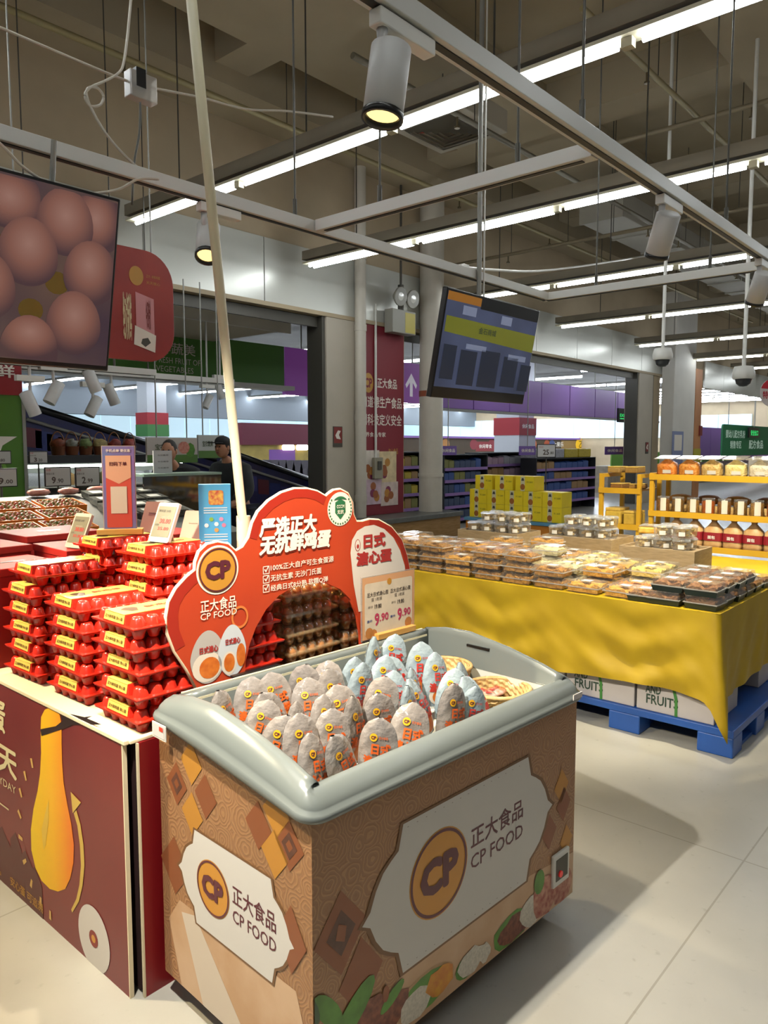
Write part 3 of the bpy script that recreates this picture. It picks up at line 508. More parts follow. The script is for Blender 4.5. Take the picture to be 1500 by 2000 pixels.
# ================================================================== FREEZER
FZA = math.radians(-2.6); FZO = Vector((1.10, 1.18, 0)); FZX = Vector((math.cos(FZA), math.sin(FZA), 0)); FZY = Vector((-math.sin(FZA), math.cos(FZA), 0))
FL, FD = 1.165, .66
def plane_at(u, v, p, n):
    r = FW*FPX+RT*(u-750)+UP*(1000-v); c = Vector((0, 0, CAM_H)); return c+r*((Vector(p)-c).dot(n)/r.dot(n))
def fzF(u, v, ly=0):          # freezer front plane -> (x, z)
    d = plane_at(u, v, FZO+FZY*ly, FZY)-FZO; return (d.dot(FZX), d.z)
def fzL(u, v):                # freezer left plane -> (distance from the back edge, z)
    d = plane_at(u, v, FZO, FZX)-FZO; return (FD-d.dot(FZY), d.z)
def wrap_mat():
    m = bpy.data.materials.new('freezer_wrap'); m.use_nodes = True; nt = m.node_tree; b = nt.nodes['Principled BSDF']; b.inputs['Roughness'].default_value = .42
    tc = nt.nodes.new('ShaderNodeTexCoord'); vo = nt.nodes.new('ShaderNodeTexVoronoi'); vo.inputs['Scale'].default_value = 15; vo.inputs['Randomness'].default_value = .55
    mu = nt.nodes.new('ShaderNodeMath'); mu.operation = 'MULTIPLY'; mu.inputs[1].default_value = 42; si = nt.nodes.new('ShaderNodeMath'); si.operation = 'SINE'
    rp = nt.nodes.new('ShaderNodeValToRGB'); e = rp.color_ramp.elements; e[0].position = .3; e[0].color = lin('#8c6444'); e[1].position = .92; e[1].color = lin('#9e7650')
    nz = nt.nodes.new('ShaderNodeTexNoise'); nz.inputs['Scale'].default_value = 3; mr = nt.nodes.new('ShaderNodeMapRange'); mr.inputs[3].default_value = .8; mr.inputs[4].default_value = 1.15
    mx = nt.nodes.new('ShaderNodeMix'); mx.data_type = 'RGBA'; mx.blend_type = 'MULTIPLY'; mx.inputs[0].default_value = 1
    wn = nt.nodes.new('ShaderNodeTexNoise'); wn.inputs['Scale'].default_value = 16; wm_ = nt.nodes.new('ShaderNodeVectorMath'); wm_.operation = 'MULTIPLY_ADD'; wm_.inputs[1].default_value = (.035, .035, .035)
    nt.links.new(tc.outputs['Object'], wn.inputs['Vector']); nt.links.new(wn.outputs['Color'], wm_.inputs[0]); nt.links.new(tc.outputs['Object'], wm_.inputs[2]); nt.links.new(wm_.outputs[0], vo.inputs['Vector']); nt.links.new(vo.outputs['Distance'], mu.inputs[0]); nt.links.new(mu.outputs[0], si.inputs[0]); nt.links.new(si.outputs[0], rp.inputs[0])
    nt.links.new(tc.outputs['Object'], nz.inputs['Vector']); nt.links.new(nz.outputs[0], mr.inputs[0]); nt.links.new(rp.outputs[0], mx.inputs[6]); nt.links.new(mr.outputs[0], mx.inputs[7]); nt.links.new(mx.outputs[2], b.inputs['Base Color'])
    bp = nt.nodes.new('ShaderNodeBump'); bp.inputs['Strength'].default_value = .12; bp.inputs['Distance'].default_value = .003; nt.links.new(si.outputs[0], bp.inputs['Height']); nt.links.new(bp.outputs[0], b.inputs['Normal'])
    return m
fz = thing('chest_freezer', 'open chest freezer with grey rim and tan patterned wrap in the foreground', 'freezer', FZO, FZA)
wrap = wrap_mat(); lid_m = mat('lid_grey', '#6b716f', .26, spec=.5); liner_m = mat('liner_white', '#d6d6cc', .5); ledge_m = mat('liner_ledge', '#a5a595', .4)
# body with a slanting top edge, hollow inside
def body():
    mb = MB(); zb, zf, zk = .075, .76, .835; t = .062
    P = [(0, 0), (FL, 0), (FL, FD), (0, FD)]; top = [zf, zf, zk, zk]
    mb.add([(x, y, zb) for x, y in P]+[(x, y, z) for (x, y), z in zip(P, top)], [(3, 2, 1, 0), (0, 1, 5, 4), (1, 2, 6, 5), (2, 3, 7, 6), (3, 0, 4, 7)])
    return mb
body().build('freezer_body', wrap, fz)
I = [(.065, .065), (FL-.065, .065), (FL-.065, FD-.065), (.065, FD-.065)]
li = MB(); li.add([(x, y, .34) for x, y in I]+[(x, y, .80) for x, y in I], [(0, 1, 2, 3), (0, 4, 5, 1), (1, 5, 6, 2), (2, 6, 7, 3), (3, 7, 4, 0)]); li.build('inner_liner', liner_m, fz)
def rim():
    def zt(y): 
        K = ((-.03, .822), (0, .825), (.12, .862), (.25, .892), (.42, .918), (.54, .914), (.62, .90), (.70, .893))
        for (a, za), (b_, zb_) in zip(K, K[1:]):
            if y <= b_: return za+(zb_-za)*max(0, (y-a)/(b_-a))
        return K[-1][1]
    def zb(y): return .757+(.832-.757)*min(1, max(0, y/FD))
    r = .028; pts = []                                     # perimeter with rounded corners: point, inward normal
    def seg(a, b, nrm, n):
        for k in range(n+1): p = Vector(a).lerp(Vector(b), k/n); pts.append((p, Vector(nrm)))
    def arc(c, a0, n=5):
        for k in range(1, n):
            a = math.radians(a0+90*k/n); d = Vector((math.cos(a), math.sin(a))); pts.append((Vector(c)+d*r, -d))
    seg((r, 0), (FL-r, 0), (0, 1), 10); arc((FL-r, r), -90); seg((FL, r), (FL, FD-r), (-1, 0), 20); arc((FL-r, FD-r), 0)
    seg((FL-r, FD), (r, FD), (0, -1), 10); arc((r, FD-r), 90); seg((0, FD-r), (0, r), (1, 0), 20); arc((r, r), 180)
    prof = [(.004, 0, 0), (-.017, .02, 1), (-.024, .08, 1), (-.0255, .22, 1), (-.022, .33, 1), (-.013, .40, 1), (-.012, .46, 1), (-.006, .62, 1), (.006, .80, 1), (.020, .94, 1), (.032, 1.0, 1), (.041, .995, 1), (.047, .95, 1), (.050, .80, 1)]
    mb = MB(); n = len(pts); vs = []
    for p, nr in pts:
        a, b_ = zb(p.y), zt(p.y)
        for off, h, q in prof:
            w = p+nr*off; vs.append((w.x, w.y, a+(b_-a)*h))
        w = p+nr*.066; vs.append((w.x, w.y, .797))
    m = len(prof)+1; fs = [(i*m+j, ((i+1) % n)*m+j, ((i+1) % n)*m+j+1, i*m+j+1) for i in range(n) for j in range(m-1)]
    return mb.add(vs, fs, 0, True)
rm = rim().build('freezer_rim', lid_m, fz)
trk = mat('track_cream', '#d9d3b4', .35); MB().box(.06, FL-.06, FD-.03, FD-.022, .893, .898).build('sliding_track', trk, fz); MB().box(.06, FL-.06, FD-.052, FD-.046, .872, .880).build('sliding_track', trk, fz); MB().box(.07, FL-.07, FD-.066, FD-.060, .80, .806).build('sliding_track', trk, fz)
MB().box(.24, .42, FD-.021, FD-.002, .894, .902).build('lid_handle', black_plastic, fz, .002); MB().box(.80, .98, FD-.021, FD-.002, .894, .902).build('lid_handle', black_plastic, fz, .002)
MB().box(FL-.058, FL-.050, .32, .42, .868, .876).build('latch_slot', black_plastic, fz)
for x in (.08, FL-.1):
    for y in (.09, FD-.1):
        mb = MB(); mb.cyl((x-.012, y, .03), (x+.012, y, .03), .03, 14); mb.box(x-.016, x+.016, y-.012, y+.012, .045, .078); mb.build('castor', black_plastic, fz)
# printed graphics
fF = frame((0, 0, 0), (1, 0, 0), (0, 0, 1)); fLs = frame((0, FD, 0), (0, -1, 0), (0, 0, 1))
plaque_m = mat('plaque_white', '#c9c5c0', .4); maroon = mat('print_maroon', '#55202c', .45); gold_f = mat('print_gold', '#bd8430', .4); cream_p = mat('print_cream', '#c0a184', .45, hex2='#b08c6a', scale=5)
dia_b = mat('print_brown', '#7c4526', .45); dia_d = mat('print_darkbrown', '#523024', .45, var=.2, scale=30); dia_y = mat('print_amber', '#ad782c', .45); shade = mat('print_edge', '#6b4a2c', .5)
HALF = [(.66, 1), (.70, .68), (.765, .60), (.83, .50), (.89, .32), (.935, .1), (1.0, -.02)]
def plaque(fr, cx, cy, w, h, off, m, s=1.0):
    R = HALF+[(x, -y) for x, y in reversed(HALF[:-1])]; L = [(-x, y) for x, y in reversed(R)]
    return shape([(cx+x*w*s, cy+y*h*s) for x, y in R+L][::-1], fr, m, fz, off, 'plaque' if s == 1.0 else 'plaque_border')
def logo(fr, cx, cy, r, parent, off):
    shape(disc(fr, cx, cy, r, r, 40), fr, gold_f, parent, off, 'logo_disc')
    ring = MB(); n = 48; ring.add([fr(cx+q*r*math.cos(2*PI*k/n), cy+q*r*math.sin(2*PI*k/n), off+.0008) for q in (.97, .90) for k in range(n)], [(k, (k+1) % n, n+(k+1) % n, n+k) for k in range(n)]); ring.build('logo_ring', maroon, parent)
    t_ = text('CP', fr, cx-.66*r, cy-.42*r, 1.32*r, .84*r, maroon, parent, off+.0012, .055)
# cream lower zones
pts = [fzF(u, v) for u, v in ((700, 2060), (690, 1900), (1040, 1700), (1121, 1640))]; shape([(.12, .076), (FL, .076), (FL, .22), (.9, .25), (.32, .25), (.2, .2)], fF, cream_p, fz, .0006, 'cream_zone')
shape([(.09, .076), (FD, .076), (FD, .16), (.6, .33), (.09, .33), (.03, .25)], fLs, cream_p, fz, .0006, 'cream_zone')
shape([(.10, .30), (.17, .32), (.42, .076), (.20, .076)], fLs, mat('print_white', '#c6b8a8', .45), fz, .0010, 'pale_band')
def dia(fr, fn, c, du, dv, m, off, inner=None, name='diamond'):
    cx, cy = fn(*c); shape([(cx+du, cy), (cx, cy+dv), (cx-du, cy), (cx, cy-dv)], fr, m, fz, off, name)
    if inner:
        for q, mm in ((.55, inner), (.25, m)): shape([(cx+du*q, cy), (cx, cy+dv*q), (cx-du*q, cy), (cx, cy-dv*q)], fr, mm, fz, off+.0004*(1.5-q), 'diamond_core')
for c, m_, inn in (((346, 1530), dia_b, dia_d), ((374, 1490), dia_y, None), ((376, 1590), dia_y, None), ((402, 1556), dia_b, None), ((505, 1612), dia_b, None), ((540, 1588), dia_y, None), ((566, 1652), dia_b, dia_d), ((537, 1668), dia_y, None)):
    dia(fLs, fzL, c, .052, .062, m_, .0014, inn)
dia(fLs, fzL, (342, 1690), .075, .085, dia_b, .0012); dia(fLs, fzL, (570, 1835), .055, .085, dia_b, .0022)
for c, du, dv, m_, inn in (((640, 1838), .085, .105, dia_b, dia_d), ((705, 1905), .075, .10, dia_b, None), ((1100, 1570), .045, .06, dia_b, None), ((1072, 1625), .045, .06, dia_b, None), ((1105, 1640), .04, .055, dia_y, None), ((1096, 1535), .045, .06, dia_y, None)):
    cx, cy = fzF(*c); cx = max(du+.002, min(FL-du-.002, cx)); shape([(cx+du, cy), (cx, cy+dv), (cx-du, cy), (cx, cy-dv)], fF, m_, fz, .0014, 'diamond')
    if inn: shape([(cx+du*.55, cy), (cx, cy+dv*.55), (cx-du*.55, cy), (cx, cy-dv*.55)], fF, inn, fz, .0018, 'diamond_core'); shape([(cx+du*.2, cy+dv*.1), (cx-du*.1, cy+dv*.25), (cx-du*.22, cy-dv*.1), (cx+du*.12, cy-dv*.25)], fF, dia_b, fz, .0022, 'diamond_core')
plaque(fF, .587, .445, .432, .2, .0020, shade, 1.035); plaque(fF, .587, .445, .432, .2, .0024, plaque_m)
plaque(fLs, .345, .437, .252, .132, .0020, shade, 1.04); plaque(fLs, .345, .437, .252, .132, .0024, plaque_m)
logo(fF, .447, .455, .122, fz, .0030); logo(fLs, .262, .437, .076, fz, .0030)
text('正大食品', fF, .585, .463, .262, .062, maroon, fz, .0030, .012); text('CP FOOD', fF, .585, .402, .262, .042, maroon, fz, .0030, .006)
text('正大食品', fLs, .352, .438, .178, .052, maroon, fz, .0030, .012); text('CP FOOD', fLs, .352, .389, .178, .034, maroon, fz, .0030, .006)
for k in range(60):                                         # stitched border of the large plaque
    a = k/60.0
    if a < .5: p = (.587-.27+.54*(a*2), .445-.186)
    else: p = (.587-.27+.54*((a-.5)*2), .445+.186)
    shape([(p[0], p[1]), (p[0]+.005, p[1]), (p[0]+.005, p[1]+.002), (p[0], p[1]+.002)], fF, mat('stitch', '#8f8680', .5), fz, .0030, 'stitch') if k % 2 == 0 else None
# food pictures along the foot of the wrap
leaf = mat('leaf_green', '#4c7a2c', .45, var=.2, scale=20); rice = mat('rice_white', '#c9c2b4', .5, var=.12, scale=120); meat = mat('meat_brown', '#7c4530', .45, hex2='#5a2a20', scale=60); curry = mat('curry_yellow', '#c08a28', .45, hex2='#b06a28', scale=35); meat2 = mat('pork_red', '#8c3c34', .45, hex2='#b98a74', scale=45)
def pic(u, v, rx, rz, m, off, n=14, rot=0, wob=.0, name='food_picture'):
    cx, cz = fzF(u, v); rn = random.Random(int(u*7+v)); P = []
    for k in range(n):
        a = 2*PI*k/n; q = 1+rn.uniform(-wob, wob); x = rx*q*math.cos(a); z = rz*q*math.sin(a); x, z = x*math.cos(rot)-z*math.sin(rot), x*math.sin(rot)+z*math.cos(rot)
        P.append((min(FL-.002, max(.002, cx+x)), max(.078, cz+z)))
    shape(P, fF, m, fz, off, name)
pic(830, 1935, .125, .055, mat('plate_tan', '#a88a66', .5), .0016); pic(832, 1935, .105, .05, leaf, .0020); pic(812, 1960, .065, .042, rice, .0024, wob=.1); pic(858, 1915, .055, .042, curry, .0028, wob=.15)
pic(1000, 1812, .10, .05, leaf, .0016, wob=.1); pic(1006, 1808, .085, .04, meat, .0020, wob=.15); pic(1040, 1775, .07, .055, rice, .0024, wob=.15); pic(1065, 1745, .08, .07, meat2, .0028, wob=.15); pic(1096, 1725, .06, .06, meat2, .0030, wob=.2); pic(1052, 1722, .03, .04, leaf, .0032)
pic(920, 1875, .06, .038, rice, .0026, wob=.12); pic(912, 1885, .055, .035, leaf, .0020); pic(945, 1860, .03, .03, rice, .0028, wob=.15)
pic(760, 1975, .075, .05, meat, .0022, wob=.15); pic(715, 1985, .08, .05, meat, .0026, wob=.2); pic(690, 1975, .09, .035, leaf, .0030, rot=.7); pic(640, 1975, .07, .025, leaf, .0032, rot=2.2); pic(765, 1945, .05, .018, leaf, .0030, rot=.5); pic(605, 1975, .05, .02, mat('leaf_dark', '#28492a', .4), .0034, rot=2.0); pic(752, 1940, .012, .022, dia_b, .0034)
# switch panel and price tags
c = fzF(1091, 1692); sw = MB().box(c[0]-.05, c[0]+.05, -.012, 0, c[1]-.055, c[1]+.055).build('switch_panel', white_plastic, fz, .004)
MB().box(c[0]-.036, c[0]+.036, -.0135, -.012, c[1]-.035, c[1]+.038).build('switch_recess', dark_metal, sw); MB().cyl((c[0]-.012, -.018, c[1]-.015), (c[0]-.012, -.0135, c[1]-.015), .011, 10).build('red_button', mat('button_red', '#b01c1c', .3, emit=.3), sw)
pt = MB().box(-.031, -.028, FD-.09, FD-.02, .795, .838).build('price_tag', white_plastic, fz); shape([(.025, .80), (.085, .80), (.085, .835), (.025, .835)], fLs, mat('tag_paper', '#c8c2c0', .5), pt, .032, 'tag_paper'); shape([(.06, .82), (.08, .82), (.08, .832), (.06, .832)], fLs, mat('tag_red', '#c03a2a', .5), pt, .033, 'tag_mark')
MB().box(FL-.075, FL-.02, -.031, -.028, .775, .793).build('price_tag', mat('tag_paper', '#c8c2c0', .5), fz)

# ------------------------------------------------------------------ egg pouches
film_c = mat('film_clear', '#766c64', .10, spec=.6, hex2='#a39c97', scale=13, bump=.8, coat=.6); film_b = mat('film_blue', '#8799a2', .12, spec=.6, hex2='#adb9be', scale=13, bump=.8, coat=.6)
yolk = mat('yolk_print', '#d4762e', .3, hex2='#c05f20', scale=40); white_print = mat('egg_white_print', '#ddd0c0', .3); red_txt = mat('pouch_red', '#b8342c', .4); org_txt = mat('pouch_orange', '#cf5a1e', .4)
PW, PH = .053, .172
def pouch(kind):
    t = thing('egg_pouch', 'x', 'egg pouch'); film, tx = ((film_c, org_txt), (film_b, red_txt))[kind]
    def wd(z): s = z/PH; return PW*((1-max(0, (s-.38)/.62)**(3.0 if kind == 0 else 1.9))**.5 if s > .38 else .86+.14*math.sin(PI/2*s/.38))
    def dep(x, z): w = max(wd(z), 1e-4); s = z/PH; q = max(0, 1-(x/w)**2)**.6; return .019*q*(.25+.75*math.sin(PI*min(1, s*.85+.12))**1.4)
    mb = MB(); nz_, nx = 12, 8; rn = random.Random(kind+3)
    for side in (-1, 1):
        def fn(a, b, side=side):
            z = PH*min(.998, b); w = wd(z); x = (2*a-1)*w; return (x, side*(dep(x, z)+rn.uniform(0, .0010)), z)
        mb.grid(fn, nx, nz_)
    mb.build('pouch_film', film, t)
    fr = lambda x, y, d=0: Vector((x, -dep(x, y)-.0026-d, y))
    def dots(cx, cy, rx, ry, n=18): return disc(None, cx, cy, rx, ry, n)
    def fan(P, m, off, nm):                                # follows the curved film
        cx = sum(p[0] for p in P)/len(P); cy = sum(p[1] for p in P)/len(P); mb = MB(); n = len(P); rings = 3; vs = [fr(cx, cy, off)]
        for r_ in range(1, rings+1): vs += [fr(cx+(x-cx)*r_/rings, cy+(y-cy)*r_/rings, off) for x, y in P]
        fs = [(0, 1+k, 1+(k+1) % n) for k in range(n)]+[(1+(r_-1)*n+k, 1+r_*n+k, 1+r_*n+(k+1) % n, 1+(r_-1)*n+(k+1) % n) for r_ in range(1, rings) for k in range(n)]
        mb.add(vs, fs); return mb.build(nm, m, t)
    fan(dots(.004, .034, .040, .030), white_print, .0002, 'egg_print'); fan(dots(.006, .031, .030, .023), yolk, .0008, 'yolk_print'); fan(dots(-.012, .122, .0105, .0105, 12), mat('pouch_yellow', '#dca41c', .4), .0006, 'logo_disc')
    text('CP', fr, -.019, .1175, .014, .009, maroon, t, .0014, .05); text('正大食品', fr, .002, .119, .024, .007, tx, t, .0008, .02)
    text('日式', fr, -.016, .078, .052, .030, tx, t, .0014, .05); text('溏心蛋', fr, -.036, .045, .074, .030, tx, t, .0014, .05)
    return t
protos = [pouch(0), pouch(1)]; used = [False, False]
ROWLAB = ['front rim row', 'second row', 'third row', 'fourth row', 'back row']
rn = random.Random(21)
for r_ in range(5):
    n = 8
    for k in range(n):
        x = .125+.098*k+(.035 if r_ % 2 else 0)+rn.uniform(-.012, .012); y = .118+.100*r_+rn.uniform(-.012, .012)
        if x > .92-.02*(4-r_): continue
        kind = 1 if x+.25*y > .62+rn.uniform(-.05, .05) else 0
        z = .715+.008*r_+rn.uniform(-.008, .012)+(.03 if (r_ == 4 and k > 5) else 0)
        p = FZO+FZX*x+FZY*y; p.z = z
        o = place(protos[kind], used[kind], p, 0, '%s egg pouch standing in the freezer, %s, %s from the left' % (('clear film', 'pale blue film')[kind], ROWLAB[r_], ORD[k]), 'egg pouches in the freezer', (rn.uniform(-.34, .04), rn.uniform(-.3, .3), -.35+rn.uniform(-.7, .7))); used[kind] = True
        s = rn.uniform(.95, 1.08); o.scale = (s, s, s)
tray = thing('pouch_tray', 'shallow white wire tray under the egg pouches', 'tray', FZO, FZA); MB().box(.07, .95, .07, FD-.07, .69, .70).build('tray_floor', liner_m, tray)
for x in (.075, .945): MB().box(x-.004, x+.004, .07, FD-.07, .70, .73).build('tray_side', liner_m, tray)
for x in (.1, .9): MB().box(x, x+.01, .1, FD-.1, .342, .69).build('tray_leg', liner_m, tray)
# wicker baskets at the right end
wick = mat('wicker', '#cfb07a', .6, hex2='#b8945a', scale=60)
def basket(label, lx, ly, R, z0, h):
    p = FZO+FZX*lx+FZY*ly; p.z = z0; t = thing('wicker_basket', label, 'basket', p, 0, 'wicker baskets in the freezer'); mb = MB(); n = 64; rows = 9; vs = []
    for inner in (0, 1):
        for j in range(rows+1):
            for k in range(n):
                a = 2*PI*k/n; rr = R*(.82+.18*j/rows)+(.003*(1 if (k//2+j) % 2 else -1) if not inner else -.006+.002*(1 if (k//2+j) % 2 else -1)); vs.append((rr*math.cos(a), rr*math.sin(a), h*j/rows))
    fs = [(q+j*n+k, q+j*n+(k+1) % n, q+(j+1)*n+(k+1) % n, q+(j+1)*n+k) for q in (0, (rows+1)*n) for j in range(rows) for k in range(n)]
    mb.add(vs, fs).build('woven_wall', wick, t); MB().lathe([(0, .002), (R*.82, .002)], 32, cap=False).build('basket_base', wick, t)
    ri = MB(); ri.tube([(R*1.0*math.cos(2*PI*k/40), R*1.0*math.sin(2*PI*k/40), h) for k in range(41)], .007, 6).build('basket_rim', wick, t)
basket('round wicker basket half hidden at the far right corner of the freezer', .985, .43, .10, .72, .10); basket('round wicker basket nearest the front right corner of the freezer', 1.0, .205, .11, .70, .085)
fl = MB().blob((0, 0, 0), .05, .035, .012, 10, 6, 0, None, .06, 3)
snack = thing('snack_packet', 'x', 'packet'); fl.build('packet_film', mat('packet_film', '#c9b8ac', .25, hex2='#c4682e', scale=40, coat=.3), snack); sfr = frame((-.035, -.0, .0125), (1, 0, 0), (0, 1, 0)); text('溏心蛋', sfr, 0, -.008, .06, .02, red_txt, snack, .001, .03)
for k, (dx, dy, a) in enumerate(((-.03, -.04, .3), (.04, -.03, -.4), (0, .045, .9), (.03, .03, .1), (-.045, .02, 1.2))):
    p = FZO+FZX*(1.0+dx)+FZY*(.205+dy); p.z = .722+.012*k
    place(snack, k > 0, p, a, 'small egg packet in the front wicker basket, %s of its pile' % ('bottom', 'second', 'third', 'fourth', 'topmost')[k], 'egg packets in the wicker basket')
# ------------------------------------------------------------------ red arch sign behind the freezer
SLY = .702
def sg(u, v): return fzF(u, v, SLY)
sign = thing('arch_sign', 'large red arched cardboard sign with white writing behind the freezer', 'sign', FZO, FZA); sfm = frame((0, SLY, 0), (1, 0, 0), (0, 0, 1))
outl = [(385, 1345), (366, 1308), (342, 1272), (329, 1238), (326, 1205), (331, 1176), (345, 1150), (366, 1127), (382, 1114), (383, 1098), (390, 1078), (405, 1064), (425, 1059), (446, 1063), (461, 1077), (475, 1069), (487, 1050), (494, 1022), (505, 1000), (525, 979), (550, 963), (575, 955), (600, 955), (620, 960), (637, 970), (641, 966), (652, 958), (665, 956), (680, 964), (689, 982), (691, 1005), (697, 1019), (708, 1019), (722, 1015), (740, 1016), (765, 1030), (785, 1055), (795, 1085), (801, 1115), (803, 1150), (801, 1200), (796, 1235)]
arch = [(705, 1262), (704, 1240), (698, 1202), (686, 1172), (665, 1151), (640, 1140), (610, 1137), (575, 1145), (545, 1163), (520, 1190), (500, 1225), (487, 1260), (480, 1292), (478, 1322)]
P = [sg(*q) for q in outl]; A_ = [sg(*q) for q in arch]; xr, xl = P[-1][0], P[0][0]
poly = P+[(xr, .777), (A_[0][0], .777)]+A_+[(A_[-1][0], .777), (xl, .777)]
sign_red = mat('sign_board_red', '#b03a1e', .42, hex2='#bc4220', scale=3)
MB().prism(poly, sfm, -.012, 0, 0).build('sign_board', [sign_red], sign)
edge = mat('board_edge', '#e8d8b4', .6); em_ = MB(); n = len(poly)
em_.tube([sfm(x, y, -.006) for x, y in P], .0062, 6).build('board_edge', edge, sign)
dk_red = mat('sign_dark_red', '#a02818', .42)
def band(pts, w, m, off, nm): 
    mb = MB(); q = [Vector((x, y)) for x, y in pts]; vs = []
    for i, p in enumerate(q):
        d = (q[min(i+1, len(q)-1)]-q[max(i-1, 0)]).normalized(); nn = Vector((-d.y, d.x)); vs += [sfm(p.x, p.y, off), sfm(p.x-nn.x*w, p.y-nn.y*w, off)]
    mb.add(vs, [(2*i, 2*i+1, 2*i+3, 2*i+2) for i in range(len(q)-1)]).build(nm, m, sign)
band([sg(*q) for q in outl[2:9]], .035, dk_red, .0008, 'dark_band'); band([sg(*q) for q in outl[16:25]], .03, dk_red, .0008, 'dark_band'); band([sg(*q) for q in outl[33:41]], .02, dk_red, .0008, 'dark_band')
cw = mat('sign_cream', '#efe6d4', .45); c = sg(425, 1113); r0 = abs(sg(425, 1065)[1]-c[1])
shape(disc(None, c[0], c[1], r0, r0, 40), sfm, cw, sign, .0012, 'logo_border'); logo(sfm, c[0], c[1], r0*.92, sign, .002)
def sg_text(s, a, b, c_, m, off=.002, bold=0., shear=0):   # a lower left, b lower right, c_ upper left, photo points on the board
    p, q, r_ = sg(*a), sg(*b), sg(*c_); return text(s, sfm, p[0], (p[1]+q[1])/2, q[0]-p[0], r_[1]-p[1], m, sign, off, bold, shear=shear)
sg_text('正大食品', (391, 1199), (461, 1184), (391, 1174), cw, bold=.012); sg_text('CP FOOD', (391, 1213), (462, 1198), (391, 1200), cw, bold=.006)
sg_text('严选正大', (506, 1060), (617, 1035), (505, 1022), mat('sign_shadow', '#7c2412', .5), .0015, .05, .15); sg_text('严选正大', (505, 1057), (616, 1032), (504, 1019), cw, .0025, .05, .15)
sg_text('无抗鲜鸡蛋', (506, 1097), (644, 1064), (505, 1058), mat('sign_shadow', '#7c2412', .5), .0015, .05, .15); sg_text('无抗鲜鸡蛋', (505, 1094), (643, 1061), (504, 1055), cw, .0025, .05, .15)
for k, s in enumerate(('100%正大自产可生食蛋源', '无抗生素 无沙门氏菌', '经典日式8分熟 软糯Q弹')):
    y = 1121+18*k; sg_text(s, (528, y), (651 if k == 0 else 627 if k == 1 else 640, y-29 if k == 0 else y-22), (528, y-13), cw, .002, .012)
    a = sg(513, y+1); b = .026; mb = MB()
    for x0, x1, y0, y1 in ((a[0], a[0]+b, a[1], a[1]+.0025), (a[0], a[0]+b, a[1]+b-.0025, a[1]+b), (a[0], a[0]+.0025, a[1], a[1]+b), (a[0]+b-.0025, a[0]+b, a[1], a[1]+b)): mb.add([sfm(x0, y0, .002), sfm(x1, y0, .002), sfm(x1, y1, .002), sfm(x0, y1, .002)], [(0, 1, 2, 3)])
    mb.add([sfm(a[0]+x, a[1]+y_, .002) for x, y_ in ((.005, .014), (.012, .005), (.024, .024), (.020, .025), (.012, .011), (.008, .017))], [(0, 1, 2, 3, 4, 5)]); mb.build('check_mark', cw, sign)
# badge, right oval, egg pictures
grn = mat('badge_green', '#2c6a44', .45); c = sg(664, 994); rr = .0
p0, p1, q0, q1 = sg(640, 994), sg(689, 994), sg(664, 962), sg(664, 1028); rx = (p1[0]-p0[0])/2; rz = (q0[1]-q1[1])/2; rz = rx = (rx+rz)/2
shape(disc(None, c[0], c[1], rx, rz, 36), sfm, cw, sign, .0012, 'badge_disc'); shape([(c[0]-.4*rx, c[1]+.4*rz), (c[0], c[1]+.62*rz), (c[0]+.4*rx, c[1]+.4*rz), (c[0]+.42*rx, c[1]-.2*rz), (c[0], c[1]-.62*rz), (c[0]-.42*rx, c[1]-.2*rz)], sfm, grn, sign, .002, 'badge_shield')
shape([(c[0]+.75*rx*math.cos(a), c[1]+.75*rz*math.sin(a)) for a in (PI*(.25+.5*k/8) for k in range(9))]+[(c[0], c[1]+.60*rz)], sfm, grn, sign, .0024, 'badge_cap')
text('CCCM', sfm, c[0]-.3*rx, c[1]+.05*rz, .6*rx, .2*rz, cw, sign, .003, .02); text('无抗', sfm, c[0]-.26*rx, c[1]-.3*rz, .52*rx, .26*rz, cw, sign, .003, .02)
rn2 = MB()
for k in range(28):
    a = 2*PI*k/28; 
    if 45 < math.degrees(a) < 135: continue
    x, y = c[0]+.88*rx*math.cos(a), c[1]+.88*rz*math.sin(a); rn2.add([sfm(x-.003, y-.003, .002), sfm(x+.003, y-.003, .002), sfm(x+.003, y+.003, .002), sfm(x-.003, y+.003, .002)], [(0, 1, 2, 3)])
tag(rn2.build('badge_fine_print', grn, sign), kind='stuff')
ov = [(684, 1080), (687, 1055), (697, 1037), (712, 1028), (730, 1025), (750, 1033), (768, 1050), (781, 1075), (790, 1105), (793, 1135), (790, 1170), (700, 1195), (690, 1140)]
shape([sg(*q) for q in ov][::-1], sfm, mat('oval_white', '#ddd3c8', .45), sign, .0014, 'white_oval')
rtx = mat('oval_red', '#a8302c', .45); sg_text('日式', (709, 1073), (752, 1066), (709, 1044), rtx, .0026, .05); sg_text('溏心蛋', (695, 1108), (764, 1095), (695, 1080), rtx, .0026, .05)
c = sg(698, 1065); shape(disc(None, c[0], c[1], .014, .022, 20), sfm, rtx, sign, .0018, 'egg_ring'); shape(disc(None, c[0], c[1], .0115, .0195, 20), sfm, mat('oval_white', '#ddd3c8', .45), sign, .0022, 'egg_white'); shape(disc(None, c[0], c[1]-.004, .006, .008, 14), sfm, rtx, sign, .0026, 'egg_yolk')
c = sg(468, 1205); ring = MB(); n = 32; ring.add([sfm(c[0]+q*.032*math.cos(2*PI*k/n), c[1]+q*.036*math.sin(2*PI*k/n), .0018) for q in (1, .78) for k in range(n)], [(k, (k+1) % n, n+(k+1) % n, n+k) for k in range(n)]); ring.build('orange_ring', mat('ring_orange', '#d4793c', .45), sign)
gy = mat('pack_grey', '#b3aca6', .4); gy2 = mat('pack_paper', '#c9cdd2', .4)
